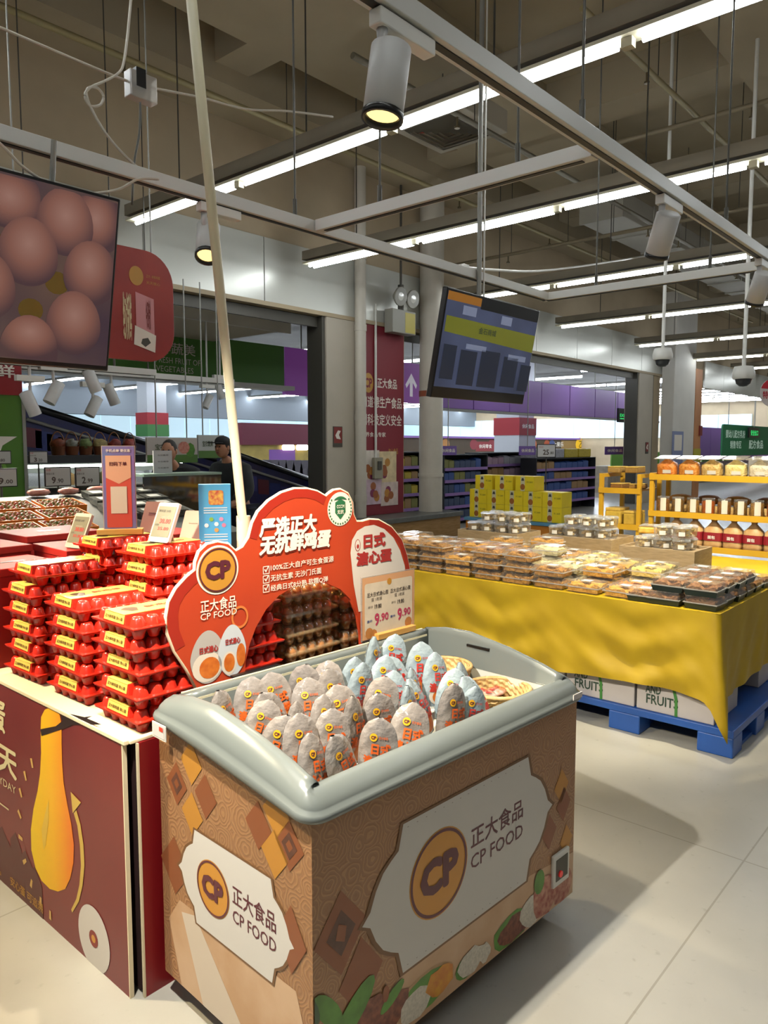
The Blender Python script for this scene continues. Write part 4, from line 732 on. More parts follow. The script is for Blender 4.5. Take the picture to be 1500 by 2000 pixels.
def egg_pack(cu, cv, w, h, m, off):
    c = sg(cu, cv); P = [(c[0]+w*math.cos(a)*(1-.18*max(0, math.sin(a))), c[1]+h*math.sin(a)) for a in (2*PI*k/32 for k in range(32))]; shape(P, sfm, m, sign, off, 'pack_picture'); return c
c = egg_pack(406, 1283, .062, .082, gy, .0016); shape(disc(None, c[0]-.004, c[1]-.030, .052, .046, 24), sfm, white_print, sign, .002, 'egg_picture'); shape(disc(None, c[0]+.004, c[1]-.034, .036, .033, 20), sfm, yolk, sign, .0024, 'yolk_picture'); text('日式溏心', sfm, c[0]-.03, c[1]+.012, .066, .022, rtx, sign, .0026, .04)
c = egg_pack(453, 1270, .052, .082, gy2, .002); shape(disc(None, c[0]-.012, c[1]-.038, .027, .037, 20), sfm, white_print, sign, .0024, 'egg_picture'); shape(disc(None, c[0]-.012, c[1]-.036, .020, .029, 20), sfm, yolk, sign, .0028, 'yolk_picture'); shape(disc(None, c[0]+.032, c[1]-.02, .017, .037, 20), sfm, yolk, sign, .0026, 'yolk_picture'); text('日式溏心', sfm, c[0]-.025, c[1]+.02, .055, .02, rtx, sign, .003, .04)
# price card on a wooden foot on the rim
PL = .645
def pc(u, v): return fzF(u, v, PL)
card = thing('price_card', 'acrylic price card reading 9.90 on a wooden foot at the back rim', 'price card', FZO, FZA); pfm = frame((0, PL, 0), (1, 0, 0), (0, 0, 1)); a, b, c_, d = pc(706, 1246), pc(808, 1226), pc(799, 1113), pc(695, 1133)
x0, x1, z0, z1 = a[0]+.004, b[0], .905, (c_[1]+d[1])/2; MB().box(x0-.004, x1+.004, PL, PL+.004, z0-.004, z1+.004).build('acrylic_sheet', clear('acrylic', '#f4f0ea', .5), card); w = x1-x0; h = z1-z0
shape([(x0, z0), (x1, z0), (x1, z1), (x0, z1)], pfm, mat('card_peach', '#cf9a70', .5), card, .0008, 'card_border'); shape(rrect(x0+.04*w, x0+.96*w, z0+.06*h, z0+.90*h, .01), pfm, mat('card_cream', '#d2c3ae', .5, var=.06, scale=20), card, .0014, 'card_panel')
ink = mat('card_ink', '#4a403c', .5); pk = mat('card_pink', '#b23458', .5); shape(disc(None, x0+.5*w, z0+.88*h, .012, .012, 16), pfm, gold_f, card, .002, 'logo_disc')
for q in (0, 1):
    X0 = x0+(.08+.44*q)*w; text('正大日式溏心蛋', pfm, X0, z0+.68*h, .40*w, .07*h, ink, card, .002, .01); text('蛋 1枚装', pfm, X0+.08*w, z0+.60*h, .2*w, .06*h, ink, card, .002); text('原价', pfm, X0+.02*w, z0+.495*h, .09*w, .04*h, ink, card, .002); text('19.80', pfm, X0+.14*w, z0+.475*h, .13*w, .07*h, ink, card, .002, .02)
    text('9', pfm, X0+.14*w, z0+.19*h, .09*w, .21*h, pk, card, .002, .03); text('.90', pfm, X0+.235*w, z0+.25*h, .17*w, .13*h, pk, card, .002, .03); text('惠价', pfm, X0+.0*w, z0+.27*h, .10*w, .04*h, mat('card_blue', '#46548c', .5), card, .002, .01)
text('数量有限 售完即止', pfm, x0+.3*w, z0+.02*h, .4*w, .035*h, maroon, card, .002)
for fx, fz_ in ((.12, .1), (.88, .13), (.2, .06)): shape(disc(None, x0+fx*w, z0+fz_*h, .02, .02, 9), pfm, mat('card_fruit', '#b2743c', .5), card, .0018, 'food_picture')
MB().box(x0+.22*w, x1-.04*w, PL-.022, PL+.02, .899, .921).build('wooden_foot', mat('foot_wood', '#c89a56', .5, hex2='#b98a44', scale=8, stretch=(1, 8, 8)), card, .002)
# ================================================================== EGG TABLE
TZ = .775
et = thing('egg_table', 'dark red printed display table carrying the red egg cartons', 'table', (0, 0, 0))
mar = mat('panel_maroon', '#6a2224', .4, hex2='#742a26', scale=2); foam = mat('foam_cream', '#e0d2b0', .6); tex0, tex1, tey0, tey1 = 1.085, 2.36, 1.895, 4.3
MB().box(tex0, tex1, tey0, tey1, .01, TZ-.012).build('table_box', mat('table_dark', '#2a1214', .7), et)
MB().box(1.062, tex1+.01, 1.878, tey1, TZ-.012, TZ).build('table_top', foam, et, .003)
MB().box(1.052, 1.062, 1.905, tey1, .0, TZ-.008).build('front_panel', [mar], et); MB().box(1.0505, 1.0635, 1.900, 1.905, 0, TZ-.006).build('panel_edge', foam, et)
MB().box(1.085, tex1, 1.872, 1.880, .0, TZ-.012).build('side_panel', mat('panel_red', '#7a1218', .35), et); MB().box(1.080, 1.085, 1.871, 1.881, 0, TZ-.012).build('panel_edge', foam, et)
MB().box(1.048, 1.064, 1.886, tey1, TZ-.014, TZ+.001).build('top_lip', foam, et, .003)
EX = 1.052
def ep(u, v): p = at(u, v, X=EX); return (tey1-p.y, p.z)
ef_ = frame((EX, tey1, 0), (0, -1, 0), (0, 0, 1))
def egrad(name, c0, c1, c2):
    m = bpy.data.materials.new(name); m.use_nodes = True; nt = m.node_tree; b = nt.nodes['Principled BSDF']; b.inputs['Roughness'].default_value = .4
    g = nt.nodes.new('ShaderNodeTexCoord'); sp = nt.nodes.new('ShaderNodeSeparateXYZ'); ad = nt.nodes.new('ShaderNodeMath'); ad.operation = 'MULTIPLY_ADD'; ad.inputs[1].default_value = -.55
    r = nt.nodes.new('ShaderNodeValToRGB'); e = r.color_ramp.elements; e[0].color = lin(c2); e[1].color = lin(c0); k = e.new(.45); k.color = lin(c1); e[0].position = 0; e[2].position = 1
    nt.links.new(g.outputs['Generated'], sp.inputs[0]); nt.links.new(sp.outputs['Y'], ad.inputs[0]); nt.links.new(sp.outputs['Z'], ad.inputs[2])
    mr = nt.nodes.new('ShaderNodeMapRange'); mr.inputs[1].default_value = -.4; mr.inputs[2].default_value = .6; mr.inputs[3].default_value = 1; mr.inputs[4].default_value = 0
    nt.links.new(sp.outputs['Y'], mr.inputs[0]); nt.links.new(mr.outputs[0], ad.inputs[0]); ad.inputs[1].default_value = .0
    nt.links.new(sp.outputs['Y'], r.inputs[0]); nt.links.new(r.outputs[0], b.inputs['Base Color']); return m
drop = [(97, 1382), (88, 1386), (81, 1400), (80, 1425), (81, 1470), (79, 1510), (74, 1545), (66, 1580), (61, 1620), (62, 1660), (70, 1695), (82, 1720), (98, 1736), (114, 1741), (128, 1736), (138, 1715), (144, 1685), (145, 1650), (140, 1610), (132, 1570), (125, 1530), (122, 1490), (121, 1450), (121, 1415), (117, 1395), (108, 1384)]
shape([ep(*q) for q in drop], ef_, egrad('yolk_drop', '#f2cc1c', '#f0b41c', '#e2701c'), et, .0012, 'yolk_drop')
shape([ep(*q) for q in ((82, 1620), (90, 1585), (96, 1560), (96, 1600), (90, 1650), (86, 1660))], ef_, mat('drop_shine', '#e0b840', .35), et, .0018, 'drop_shine')
shape([ep(*q) for q in ((80, 1424), (110, 1418), (125, 1406), (182, 1398), (150, 1412), (122, 1424), (82, 1437))], ef_, mat('chopstick_dark', '#2c1a18', .4), et, .0020, 'chopstick'); shape([ep(*q) for q in ((119, 1390), (165, 1400), (200, 1415), (140, 1415), (121, 1405))], ef_, mat('chopstick_dark', '#2c1a18', .4), et, .0016, 'chopstick')
arr = mat('arrow_gold', '#c9a850', .4); L_ = [(150, 1582), (158, 1610), (164, 1650), (166, 1690), (162, 1730), (155, 1760), (142, 1782)]; R_ = [(140, 1776), (150, 1755), (156, 1728), (159, 1690), (157, 1650), (152, 1612), (145, 1588)]
shape([ep(*q) for q in L_+R_], ef_, arr, et, .0016, 'arrow_stem'); shape([ep(*q) for q in ((139, 1546), (159, 1567), (143, 1588))], ef_, arr, et, .0018, 'arrow_head')
for u, v, a in ((63, 1490, .3), (50, 1515, .4), (41, 1548, .5), (39, 1590, .8), (41, 1636, 1.5), (49, 1682, 2.2), (62, 1725, 2.8), (80, 1760, 3.0), (99, 1787, 3.1)):
    c = ep(u, v); shape([(c[0]+x*math.cos(a)-y*math.sin(a), c[1]+x*math.sin(a)+y*math.cos(a)) for x, y in ((-.006, -.016), (.006, -.016), (.008, .016), (-.008, .016))], ef_, mat('ray_gold', '#d0a860', .4), et, .0016, 'ray')
c = ep(184, 1833); r_ = abs(ep(184, 1772)[1]-c[1]); shape(disc(None, c[0], c[1], r_*.93, r_, 32), ef_, mat('oval_label', '#cfc8c0', .5), et, .0016, 'white_label')
for q, mm in ((.26, mat('fire_red', '#7a2620', .5)), (.12, gold_f)): shape(disc(None, c[0], c[1], r_*q, r_*q, 16), ef_, mm, et, .0020+.0006*(1-q), 'label_dot')
sil = mat('skyline_brown', '#54221f', .45)
for q_, (u, v0, w) in enumerate(((6, 1640, 12), (32, 1650, 10), (52, 1690, 14), (18, 1670, 14), (70, 1720, 12))): a = ep(u-w, v0+20); b_ = ep(u+w, v0); z = ep(u, 1790)[1]; shape([(a[0], z), (b_[0], z), (b_[0], b_[1]-.02), ((a[0]+b_[0])/2, b_[1]+.03), (a[0], b_[1]-.01)], ef_, sil, et, .0006+.00015*q_, 'skyline')
ctx = mat('panel_cream_text', '#d8cba0', .45); a = ep(11, 1435); text('营养好蛋', ef_, a[0]-.52, a[1]-.0, .52, ep(11, 1370)[1]-a[1], ctx, et, .0016, .03, shear=.12); a = ep(34, 1530); text('鲜每天', ef_, a[0]-.48, a[1]+.005, .48, .115, ctx, et, .0016, .03, shear=.12)
a = ep(32, 1552); text('FRESH EVERYDAY', ef_, a[0]-.42, a[1], .42, .028, ctx, et, .0016, .0); a = ep(18, 1583); shape([(a[0]-.5, a[1]), (a[0], a[1]), (a[0], a[1]+.006), (a[0]-.5, a[1]+.006)], ef_, ctx, et, .0016, 'rule_line')
a = ep(85, 1785); text('安心蛋 可追溯', ef_, a[0]-.26, a[1]+.0, .26, .035, mat('gold_logo', '#b98a3c', .5), et, .0016, .01); a = ep(3, 1710); text('正大食品', ef_, a[0]-.2, a[1], .2, .03, mat('gold_logo', '#b98a3c', .5), et, .0016)
# ------------------------------------------------------------------ red egg cartons
red_pl = mat('carton_red', '#d02c1a', .22, spec=.6, coat=.3); lab_y = mat('carton_label', '#d8bc58', .5, var=.05, scale=30)
CP = .068
def carton(red=True):
    t = thing('egg_carton', 'x', 'egg carton'); mpl = red_pl if red else clear('carton_clear', '#f2e2c0', .7, .1); mb = MB(); Lc = .124
    mb.box(-Lc, Lc, -Lc, Lc, .029, .0325); mb.box(-Lc-.002, Lc+.002, -Lc-.002, Lc+.002, .0335, .0365)
    for i in range(5):
        for j in range(5):
            if red and 0 < i < 4 and 0 < j < 4: continue
            x, y = (i-2)*.047, (j-2)*.047; mb.lathe([(.012, 0), (.015, .002), (.0235, .029)], 8, Matrix.Translation((x, y, 0)), 0, True)
    mb.build('carton_tray', mpl, t)
    mb = MB(); mb.frustum(0, 0, .036, .066, .238, .135, .225, .12) if red else mb.box(-Lc, Lc, -Lc, Lc, .036, .04)
    for i in range(5):
        for j in ((0, 4) if red else range(5)):
            x, y = (i-2)*.047, (j-2)*.047*(.96 if red else 1); mb.lathe([(.0245, .036), (.0185, .058), (.013, .064), (0, .0645)], 8, Matrix.Translation((x, y, 0)), 0, False)
    mb.build('carton_lid', mpl, t)
    if red:
        lb = MB(); lb.box(-.116, .116, -.055, .055, .0662, .0672); lb.add([(-.1205, -.058, .040), (-.1205, .058, .040), (-.1145, .056, .0672), (-.1145, -.056, .0672), (-.1195, -.058, .040), (-.1195, .058, .040), (-.1135, .056, .0672), (-.1135, -.056, .0672)], [(0, 1, 2, 3)[::-1], (4, 5, 6, 7), (0, 1, 5, 4), (1, 2, 6, 5), (3, 0, 4, 7), (2, 3, 7, 6)])
        lo = lb.build('carton_label', lab_y, t); f = frame((-.121, .058, .040), (0, -1, 0), (.21, 0, 1)); text('正大鲜鸡蛋 安心蛋', f, .008, .008, .10, .010, mat('label_ink', '#5a3a1a', .5), lo, .001, .02)
        tf = frame((-.11, -.05, .0673), (1, 0, 0), (0, 1, 0)); shape([(.045+.022*math.cos(a)*(1+.25*math.sin(3*a)), .05+.03*math.sin(a)) for a in (2*PI*k/16 for k in range(16))], tf, mat('label_brown', '#4a3018', .5), lo, .0005, 'hen_print'); text('鲜鸡蛋', tf, .09, .035, .1, .03, mat('label_red', '#a8382a', .5), lo, .0005, .02)
    else:
        eg = MB()
        for i in range(5):
            for j in range(5): 
                if i in (0, 4) or j in (0, 4): eg.blob(((i-2)*.047, (j-2)*.047, .032), .0195, .0195, .026, 8, 6)
        eg.build('eggs', mat('egg_brown', '#c48a48', .45, var=.1, scale=9), t)
    return t
cr = carton(True); cc = carton(False); use = [False, False]; rn = random.Random(4)
STACKS = [(1.222, 2.015, 5, 0, 'nearest stack beside the freezer'), (1.222, 2.34, 5, 0, 'middle front stack'), (1.222, 2.675, 6, 0, 'left front stack'), (1.515, 2.02, 6, 0, 'stack just behind the red sign'), (1.515, 2.385, 7, 0, 'second row stack under the tilted tag'),
          (1.515, 2.715, 7, 0, 'second row stack under the tall stand'), (1.80, 2.03, 5, 1, 'left clear stack in the sign arch'), (1.80, 2.62, 6, 0, 'third row stack under the blue box'), (2.075, 2.03, 5, 1, 'right clear stack in the sign arch'), (2.075, 2.30, 5, 1, 'clear stack behind the sign arch'), (1.80, 2.32, 4, 0, 'low stack around the pole')]
for x, y, n, kind, nm in STACKS:
    if nm.startswith('low stack'): continue
    for k in range(n):
        dx = rn.uniform(-.006, .006); dy = rn.uniform(-.006, .006)
        lev = 'bottom of' if k == 0 else 'top of' if k == n-1 else ORD[k]+' from bottom in'
        place((cr, cc)[kind], use[kind], (x+dx+(.03 if nm.startswith('left front') and k == n-1 else 0), y+dy, TZ+.0015+CP*k), rn.uniform(-.04, .04), '%s egg carton, %s the %s' % (('red', 'clear')[kind], lev, nm), 'egg cartons on the red table'); use[kind] = True
# gift boxes at the left end of the table
gred = mat('gift_red', '#a01a16', .6, var=.06, scale=4)
for k, (x, y, w, d, h, rz, lb) in enumerate(((1.23, 3.02, .26, .30, .37, .03, 'red cardboard egg gift box with gold writing at the left edge of the table'), (1.60, 3.10, .36, .34, .40, -.05, 'flat-topped red gift box behind the left front cartons'), (1.25, 3.42, .3, .34, .40, .05, 'red gift box at the far left end of the table'), (1.62, 3.55, .36, .34, .42, .02, 'open red gift box at the far back left of the table'), (1.95, 3.12, .3, .3, .42, .06, 'red gift box behind the tall stand'))):
    t = thing('gift_box', lb, 'box', (x, y, TZ+.001), rz, 'red gift boxes on the egg table'); MB().box(-w/2, w/2, -d/2, d/2, 0, h-.03).build('box_body', gred, t, .003); MB().box(-w/2-.004, w/2+.004, -d/2-.004, d/2+.004, h-.03, h).build('box_lid', mat('gift_red_lid', '#a82018', .65), t, .003)
    MB().box(-.05, .05, -.012, .012, h-.0005, h+.001).build('hand_slot', black_plastic, t)
    f = frame((-w/2-.0005, d/2, 0), (0, -1, 0), (0, 0, 1)); text('蛋', f, d*.72, .2, .06, .06, gold, t, .001, .02); text('鲜', f, d*.72, .12, .06, .06, gold, t, .001, .02)
# electronic price tags, tall stand, blue box
tagw = mat('etag_white', '#b8b0a4', .4); eink = mat('eink_grey', '#77735f', .4); tred = mat('tag_red2', '#a83a34', .5)
def etag(label, loc, rz, back=False):
    t = thing('electronic_price_tag', label, 'price tag', loc, rz, 'electronic price tags'); M = Matrix.Rotation(math.radians(-24), 4, 'X'); fr = lambda x, y, d=0: M @ Vector((x, -.006-d, y))
    mb = MB(); mb.prism(rrect(-.052, .052, 0, .15, .008), lambda x, y, d: M @ Vector((x, -d, y)), -.006, .006); mb.build('tag_body', mat('etag_pink', '#c69a8c', .5) if back else tagw, t)
    if not back:
        shape([(-.044, .02), (.044, .02), (.044, .135), (-.044, .135)], fr, eink, t, .0012, 'display'); text('鲜鸡蛋 20枚', fr, -.038, .112, .06, .01, ink, t, .002); text('38.80', fr, -.02, .07, .055, .018, tred, t, .002, .03); text('会员价', fr, -.038, .06, .02, .008, ink, t, .002); text('35.80', fr, -.02, .045, .055, .012, tred, t, .002, .02)
    mb = MB(); mb.add([(-.02, .05, 0), (.02, .05, 0), (.02, .055, 0), (-.02, .055, 0), (-.02, .03, .09), (.02, .03, .09), (.02, .035, .09), (-.02, .035, .09)], [(0, 1, 5, 4), (3, 7, 6, 2), (0, 4, 7, 3), (1, 2, 6, 5), (4, 5, 6, 7), (0, 3, 2, 1)]).build('tag_prop', tagw, t)
etag('white electronic price tag on the carton stack behind the red sign logo', (1.47, 2.36, TZ+CP*7+.003), -1.4); etag('white electronic price tag on the gift box behind the left cartons', (1.46, 2.98, TZ+.40+.004), -1.4)
etag('pink-backed price tag seen from behind beside the blue box', (1.80, 2.66, TZ+CP*6+.003), -1.2, True); etag('pink-backed price tag seen from behind beside the tall stand', (1.88, 3.1, TZ+.42+.003), -1.2, True)
st = thing('tall_card_stand', 'tall blue and red printed card stand on a wooden base atop the cartons', 'card stand', (1.515, 2.70, TZ+CP*7+.003), -.62); MB().box(-.085, .085, -.03, .03, 0, .022).build('wooden_base', mat('foot_wood', '#c89a56', .5), st, .002); MB().box(-.062, .062, -.004, .004, .022, .345).build('card', mat('stand_edge', '#b7a49c', .5), st)
f = frame((-.06, -.0045, .022), (1, 0, 0), (0, 0, 1)); shape([(.001, 0), (.119, 0), (.119, .321), (.001, .321)], f, mat('stand_blue', '#5a6fa6', .5, hex2='#7a5a9a', scale=9), st, .0006, 'blue_ground'); shape(rrect(.012, .105, .005, .20, .006), f, mat('stand_red', '#bb4a40', .5), st, .0012, 'red_panel'); shape([(.012, .20), (.06, .175), (.105, .20), (.105, .285), (.012, .285)], f, mat('stand_peach', '#cfa088', .5), st, .0018, 'envelope'); text('扫码下单', f, .025, .245, .065, .016, maroon, st, .0024, .02)
text('手机点单 更优惠', f, .014, .298, .09, .012, pale, st, .0024, .01); shape([(.028, .06), (.088, .06), (.088, .165), (.028, .165)], f, mat('white_square', '#c9c2b8', .5), st, .0024, 'blank_square')
bx = thing('cereal_box', 'tall bright blue carton with orange side standing on the back cartons', 'box', (1.86, 2.56, TZ+CP*6+.003), -.62); MB().box(-.065, .065, 0, .045, 0, .255).build('carton_body', mat('box_blue', '#4aa6dc', .4), bx, .002)
f = frame((-.065, -.0005, 0), (1, 0, 0), (0, 0, 1)); shape(rrect(.04, .10, .17, .23, .01), f, mat('patch_red', '#b05040', .5, hex2='#d0b050', scale=60), bx, .0008, 'logo_patch')
for k, (x, y, c) in enumerate(((.05, .11, '#7ab04a'), (.09, .11, '#c08ab0'), (.07, .09, '#d8e4ea'), (.03, .085, '#cfe0e8'), (.10, .085, '#c07a9a'), (.07, .065, '#d09a5a'))): shape(disc(None, x, y, .009, .009, 10), f, mat('dot'+c, c, .5), bx, .0008, 'print_dot')
for y in (.155, .145, .135, .045, .035, .022, .012): shape([(.02, y), (.115, y), (.115, y+.004), (.02, y+.004)], f, mat('box_white', '#c9dae2', .5), bx, .0008, 'print_line')
f = frame((.0655, 0, 0), (0, 1, 0), (0, 0, 1)); shape([(0.002, 0), (.043, 0), (.043, .255), (.002, .255)], f, mat('box_teal', '#5a8a94', .5), bx, .0004, 'side_ground'); shape(disc(None, .02, .16, .016, .05, 14), f, mat('side_orange', '#c07a40', .5), bx, .001, 'side_print'); shape(disc(None, .022, .03, .018, .028, 9), f, mat('side_orange', '#c07a40', .5), bx, .001, 'side_print'); text('好鸡蛋', f, .005, .09, .033, .02, mat('side_orange', '#c07a40', .5), bx, .001, .03)
# ================================================================== BAKERY TABLE
BX0, BX1, BY0, BY1, BZ = 3.93, 6.0, 1.19, 3.75, .75
blue = mat('pallet_blue', '#1f4f9c', .45, var=.08, scale=5)
def pallet(label, x, y):
    t = thing('plastic_pallet', label, 'pallet', (x, y, 0), 0, 'blue pallets under the bakery table')
    MB().box(0, 1.0, 0, 1.16, .105, .145).build('deck', blue, t, .004)
    for i in (0, .42, .84):
        for j in (0, .49, .98): MB().box(i, i+.16, j, j+.18, 0, .105).build('block', blue, t, .006)
    for j in (0, .49, .98): MB().box(.16, .84, j+.02, j+.16, .0, .02).build('runner', blue, t)
pallet('blue plastic pallet at the near right corner of the yellow table', 3.965, 1.106); pallet('blue plastic pallet farther along under the yellow table', 3.965, 2.29); pallet('blue plastic pallet at the right back under the yellow table', 4.98, 1.106)
carton_w = mat('carton_white', '#b9b3b2', .6, var=.03, scale=6); green_p = mat('carton_green', '#3c7a34', .6); dk_t = mat('carton_text', '#2a4034', .6)
def veg_carton():
    t = thing('produce_carton', 'x', 'carton'); MB().box(0, .4, 0, .415, 0, .295).build('carton_body', carton_w, t, .004); MB().box(-.0008, .4008, .205, .21, .2, .2952).build('tape', mat('tape_tan', '#a89a86', .4), t)
    f = frame((-.0006, .415, 0), (0, -1, 0), (0, 0, 1)); text('VEGETABLES', f, .05, .175, .22, .045, dk_t, t, .001, .02); text('AND', f, .05, .1, .085, .05, dk_t, t, .001, .02); text('FRUITS', f, .055, .04, .175, .055, dk_t, t, .001, .02)
    shape([(.17, .25), (.185, .25), (.225, .10), (.228, .0), (.212, .0), (.21, .09)], f, green_p, t, .0016, 'green_stalk'); shape([(.18, .25), (.12, .27), (.10, .23), (.15, .21)], f, green_p, t, .0016, 'green_leaf'); return t
vc = veg_carton(); first = True
for k in range(5):
    for l in range(2):
        place(vc, not first, (3.985, 1.21+.428*k, .1455+.297*l), 0, 'white produce carton, %s along from the corner, %s layer under the yellow cloth' % (ORD[k], ('bottom', 'upper')[l]), 'white produce cartons under the cloth'); first = False
for k in range(2):
    for l in range(2): place(vc, True, (4.40+.42*k+.4, 1.21, .1455+.297*l), 0, 'white produce carton on the right side, %s back from the corner, %s layer' % (ORD[k], ('bottom', 'upper')[l]), 'white produce cartons under the cloth')
# yellow cloth
yc = mat('cloth_yellow', '#b29408', .55, hex2='#a68806', scale=4)
def cloth():
    nu, ns = 60, 44; mb = MB(); h0 = .455
    def fold(y, s): return .016*math.sin(9*y+1.3*math.sin(5*y)+3*s)*s+.009*math.sin(26*y+5*s)*s+.005*math.sin(41*(y+.6*s))*s*(1-.5*s)
    def side_pts(i):                       # path from far end of the front edge, round the corner, along the right side
        L1 = BY1-BY0; L2 = BX1-BX0; d = (L1+L2)*i/nu
        return d
    vs = []; rows = 18; n = 220; L1 = BY1-BY0; L2 = BX1-BX0
    for j in range(rows+1):
        s = j/rows
        for i in range(n+1):
            d = (L1+L2)*i/n; near = math.exp(-((d-L1-.02)/.055)**2) if d > L1-.16 else 0; hem = h0+.015*math.sin(5*d)+.20*near**1.6
            z = BZ-hem*s
            if d <= L1:
                y = BY1-d; sw = .9*abs(math.sin(PI*((y-1.19)/.86 % 1)))
                drape = .010*math.sin(PI*((y-1.19)/.86 % 1))*math.sin(14*(s+.7*abs(((y-1.19)/.86 % 1)-.5)))*(.3+s)
                x = BX0-.008-fold(y, s)*.6-drape-.012*s-near*.05*s; yy = y-near*.07*s
            else:
                x = BX0+(d-L1)-near*.06*s; yy = BY0-.008-fold(d, s)*.7-.01*s-near*.05*s
            vs.append((x, yy, z))
    mb.add(vs, [(j*(n+1)+i, (j+1)*(n+1)+i, (j+1)*(n+1)+i+1, j*(n+1)+i+1) for j in range(rows) for i in range(n)], 0, True)
    mb.add([(BX0-.008, BY0-.008, BZ), (BX1, BY0-.008, BZ), (BX1, BY1, BZ), (BX0-.008, BY1, BZ)], [(0, 1, 2, 3)], 0)
    return mb
tb = thing('bakery_table', 'long table draped with a bright yellow cloth on blue pallets', 'table', (0, 0, 0)); cloth().build('yellow_cloth', yc, tb)
MB().box(BX0+.03, BX1-.02, BY0+.01, BY1-.02, BZ-.012, BZ-.002).build('table_board', mat('board_wood', '#8a6a42', .6), tb); MB().box(BX0-.006, BX0+.0, 1.985, 1.992, .36, BZ).build('cloth_seam', mat('cloth_seam', '#d6b030', .5), tb)
# ---- clear clamshell boxes of pastries
pet = clear('pet_clear', '#fbf9f4', .82, .05, .25); dark_tray = mat('tray_green_black', '#1c2a26', .35)
def clam(kind, hexa, hexb, dark=False, w=.205, d=.15, h=.066, seed=0):
    t = thing('pastry_box', 'x', 'pastry box'); rn = random.Random(seed); mb = MB(); nx, ny = 7, 9
    H = [[(.52 if dark else .55)*h+rn.uniform(0, .30)*h for _ in range(ny+1)] for _ in range(nx+1)]
    zb = h*.38 if dark else .006
    def fn(a, b): 
        i, j = round(a*nx), round(b*ny); return (-d/2*.86+d*.86*a+rn.uniform(-.004, .004), -w/2*.9+w*.9*b+rn.uniform(-.004, .004), H[i][j])
    mb.grid(fn, nx, ny, 0, False); vs = mb.v[:]; m = nx+1; rim_ = [i for i in range(m)]+[m*j+nx for j in range(1, ny+1)]+[m*ny+i for i in range(nx-1, -1, -1)]+[m*j for j in range(ny-1, 0, -1)]
    ring = [vs[i] for i in rim_]; low = [Vector((p[0]*.97, p[1]*.97, zb)) for p in ring]; k = len(ring); mb.add(ring+low, [(i, k+i, k+(i+1) % k, (i+1) % k) for i in range(k)], 0, False)
    mb.build('filling', mat('fill_'+kind, hexa, .55, hex2=hexb, scale=55, bump=.6), t)
    if dark: MB().frustum(0, 0, 0, h*.45, d*.88, w*.9, d, w).build('tray', dark_tray, t); lz = h*.45
    else:
        tr = MB(); tr.add([(sx*d*.45*q, sy*w*.46*q, z) for z, q in ((.001, .95), (h*.5, 1.06)) for sx, sy in ((-1, -1), (1, -1), (1, 1), (-1, 1))], [(0, 1, 5, 4), (1, 2, 6, 5), (2, 3, 7, 6), (3, 0, 4, 7), (3, 2, 1, 0)]); tr.build('tray', pet, t); lz = h*.5
    ld = MB(); ld.add([(sx*d*.5*q, sy*w*.5*q, z) for z, q in ((lz, 1.0), (lz+.004, 1.0), (h, .9)) for sx, sy in ((-1, -1), (1, -1), (1, 1), (-1, 1))], [(0, 1, 5, 4), (1, 2, 6, 5), (2, 3, 7, 6), (3, 0, 4, 7), (4, 5, 9, 8), (5, 6, 10, 9), (6, 7, 11, 10), (7, 4, 8, 11), (8, 9, 10, 11)]); ld.build('lid', pet, t); rm_ = MB()
    for a_, b_, c_, e_ in ((-d/2, d/2, -w/2-.003, -w/2), (-d/2, d/2, w/2, w/2+.003), (-d/2-.003, -d/2, -w/2-.003, w/2+.003), (d/2, d/2+.003, -w/2-.003, w/2+.003)): rm_.box(a_, b_, c_, e_, lz-.001, lz+.005)
    rm_.build('lid_rim', clear('pet_rim', '#ece8e0', .0, .08, .5), t)
    sl = MB().box(-.028, .028, -.03, .03, h+.0004, h+.001).build('sticker', mat('sticker_white', '#c9c6c0', .4), t)
    return t
KN = {'nut': 'brown nut pastry', 'gold': 'golden shredded pastry', 'pale': 'pale yellow pastry', 'cream': 'cream coloured cake', 'org': 'orange pastry', 'dark': 'black-tray pastry'}
protos = {'nut': clam('nut', '#96662a', '#c8923e', seed=1), 'gold': clam('gold', '#c88c28', '#e0aa4a', seed=2), 'pale': clam('pale', '#dcc060', '#ecd68a', seed=3), 'cream': clam('cream', '#e0d2a0', '#ece2bc', seed=4), 'org': clam('org', '#d8701c', '#e89438', seed=5), 'dark': clam('dark', '#7a4c2c', '#94683c', True, .17, .14, .07, seed=6)}
useb = {k: False for k in protos}
def stack(kind, x, y, n, where, h=.068, rz=0):
    for l in range(n):
        lev = '' if n == 1 else (', bottom' if l == 0 else ', top' if l == n-1 else ', middle')
        place(protos[kind], useb[kind], (x+random.uniform(-.008, .008), y+random.uniform(-.008, .008), BZ+.001+h*l), rz+random.uniform(-.05, .05), '%s box, %s%s' % (KN[kind], where, lev), 'clear pastry boxes on the yellow table'); useb[kind] = True
LY = [('gold', 'gold', 'nut', 'nut', 'nut', 'gold', 'nut', 'nut', 'nut'), ('org', 'gold', 'cream', 'cream', 'nut', 'gold', 'nut', 'gold', 'gold'), ('pale', 'gold', 'pale', 'cream', 'gold', 'gold', 'gold', 'nut', 'nut'), ('pale', 'pale', 'cream', 'gold', 'gold', 'gold', 'nut', 'nut', 'nut'), ('gold', 'pale', 'pale', 'gold', 'gold', 'gold', 'gold', 'nut', 'nut')]
NH = [(1, 1, 2, 3, 3, 2, 3, 3, 3), (1, 2, 2, 2, 3, 3, 2, 3, 3), (2, 2, 2, 3, 2, 2, 2, 2, 3), (2, 2, 2, 2, 2, 3, 2, 2, 2), (2, 2, 2, 2, 3, 2, 2, 2, 2)]
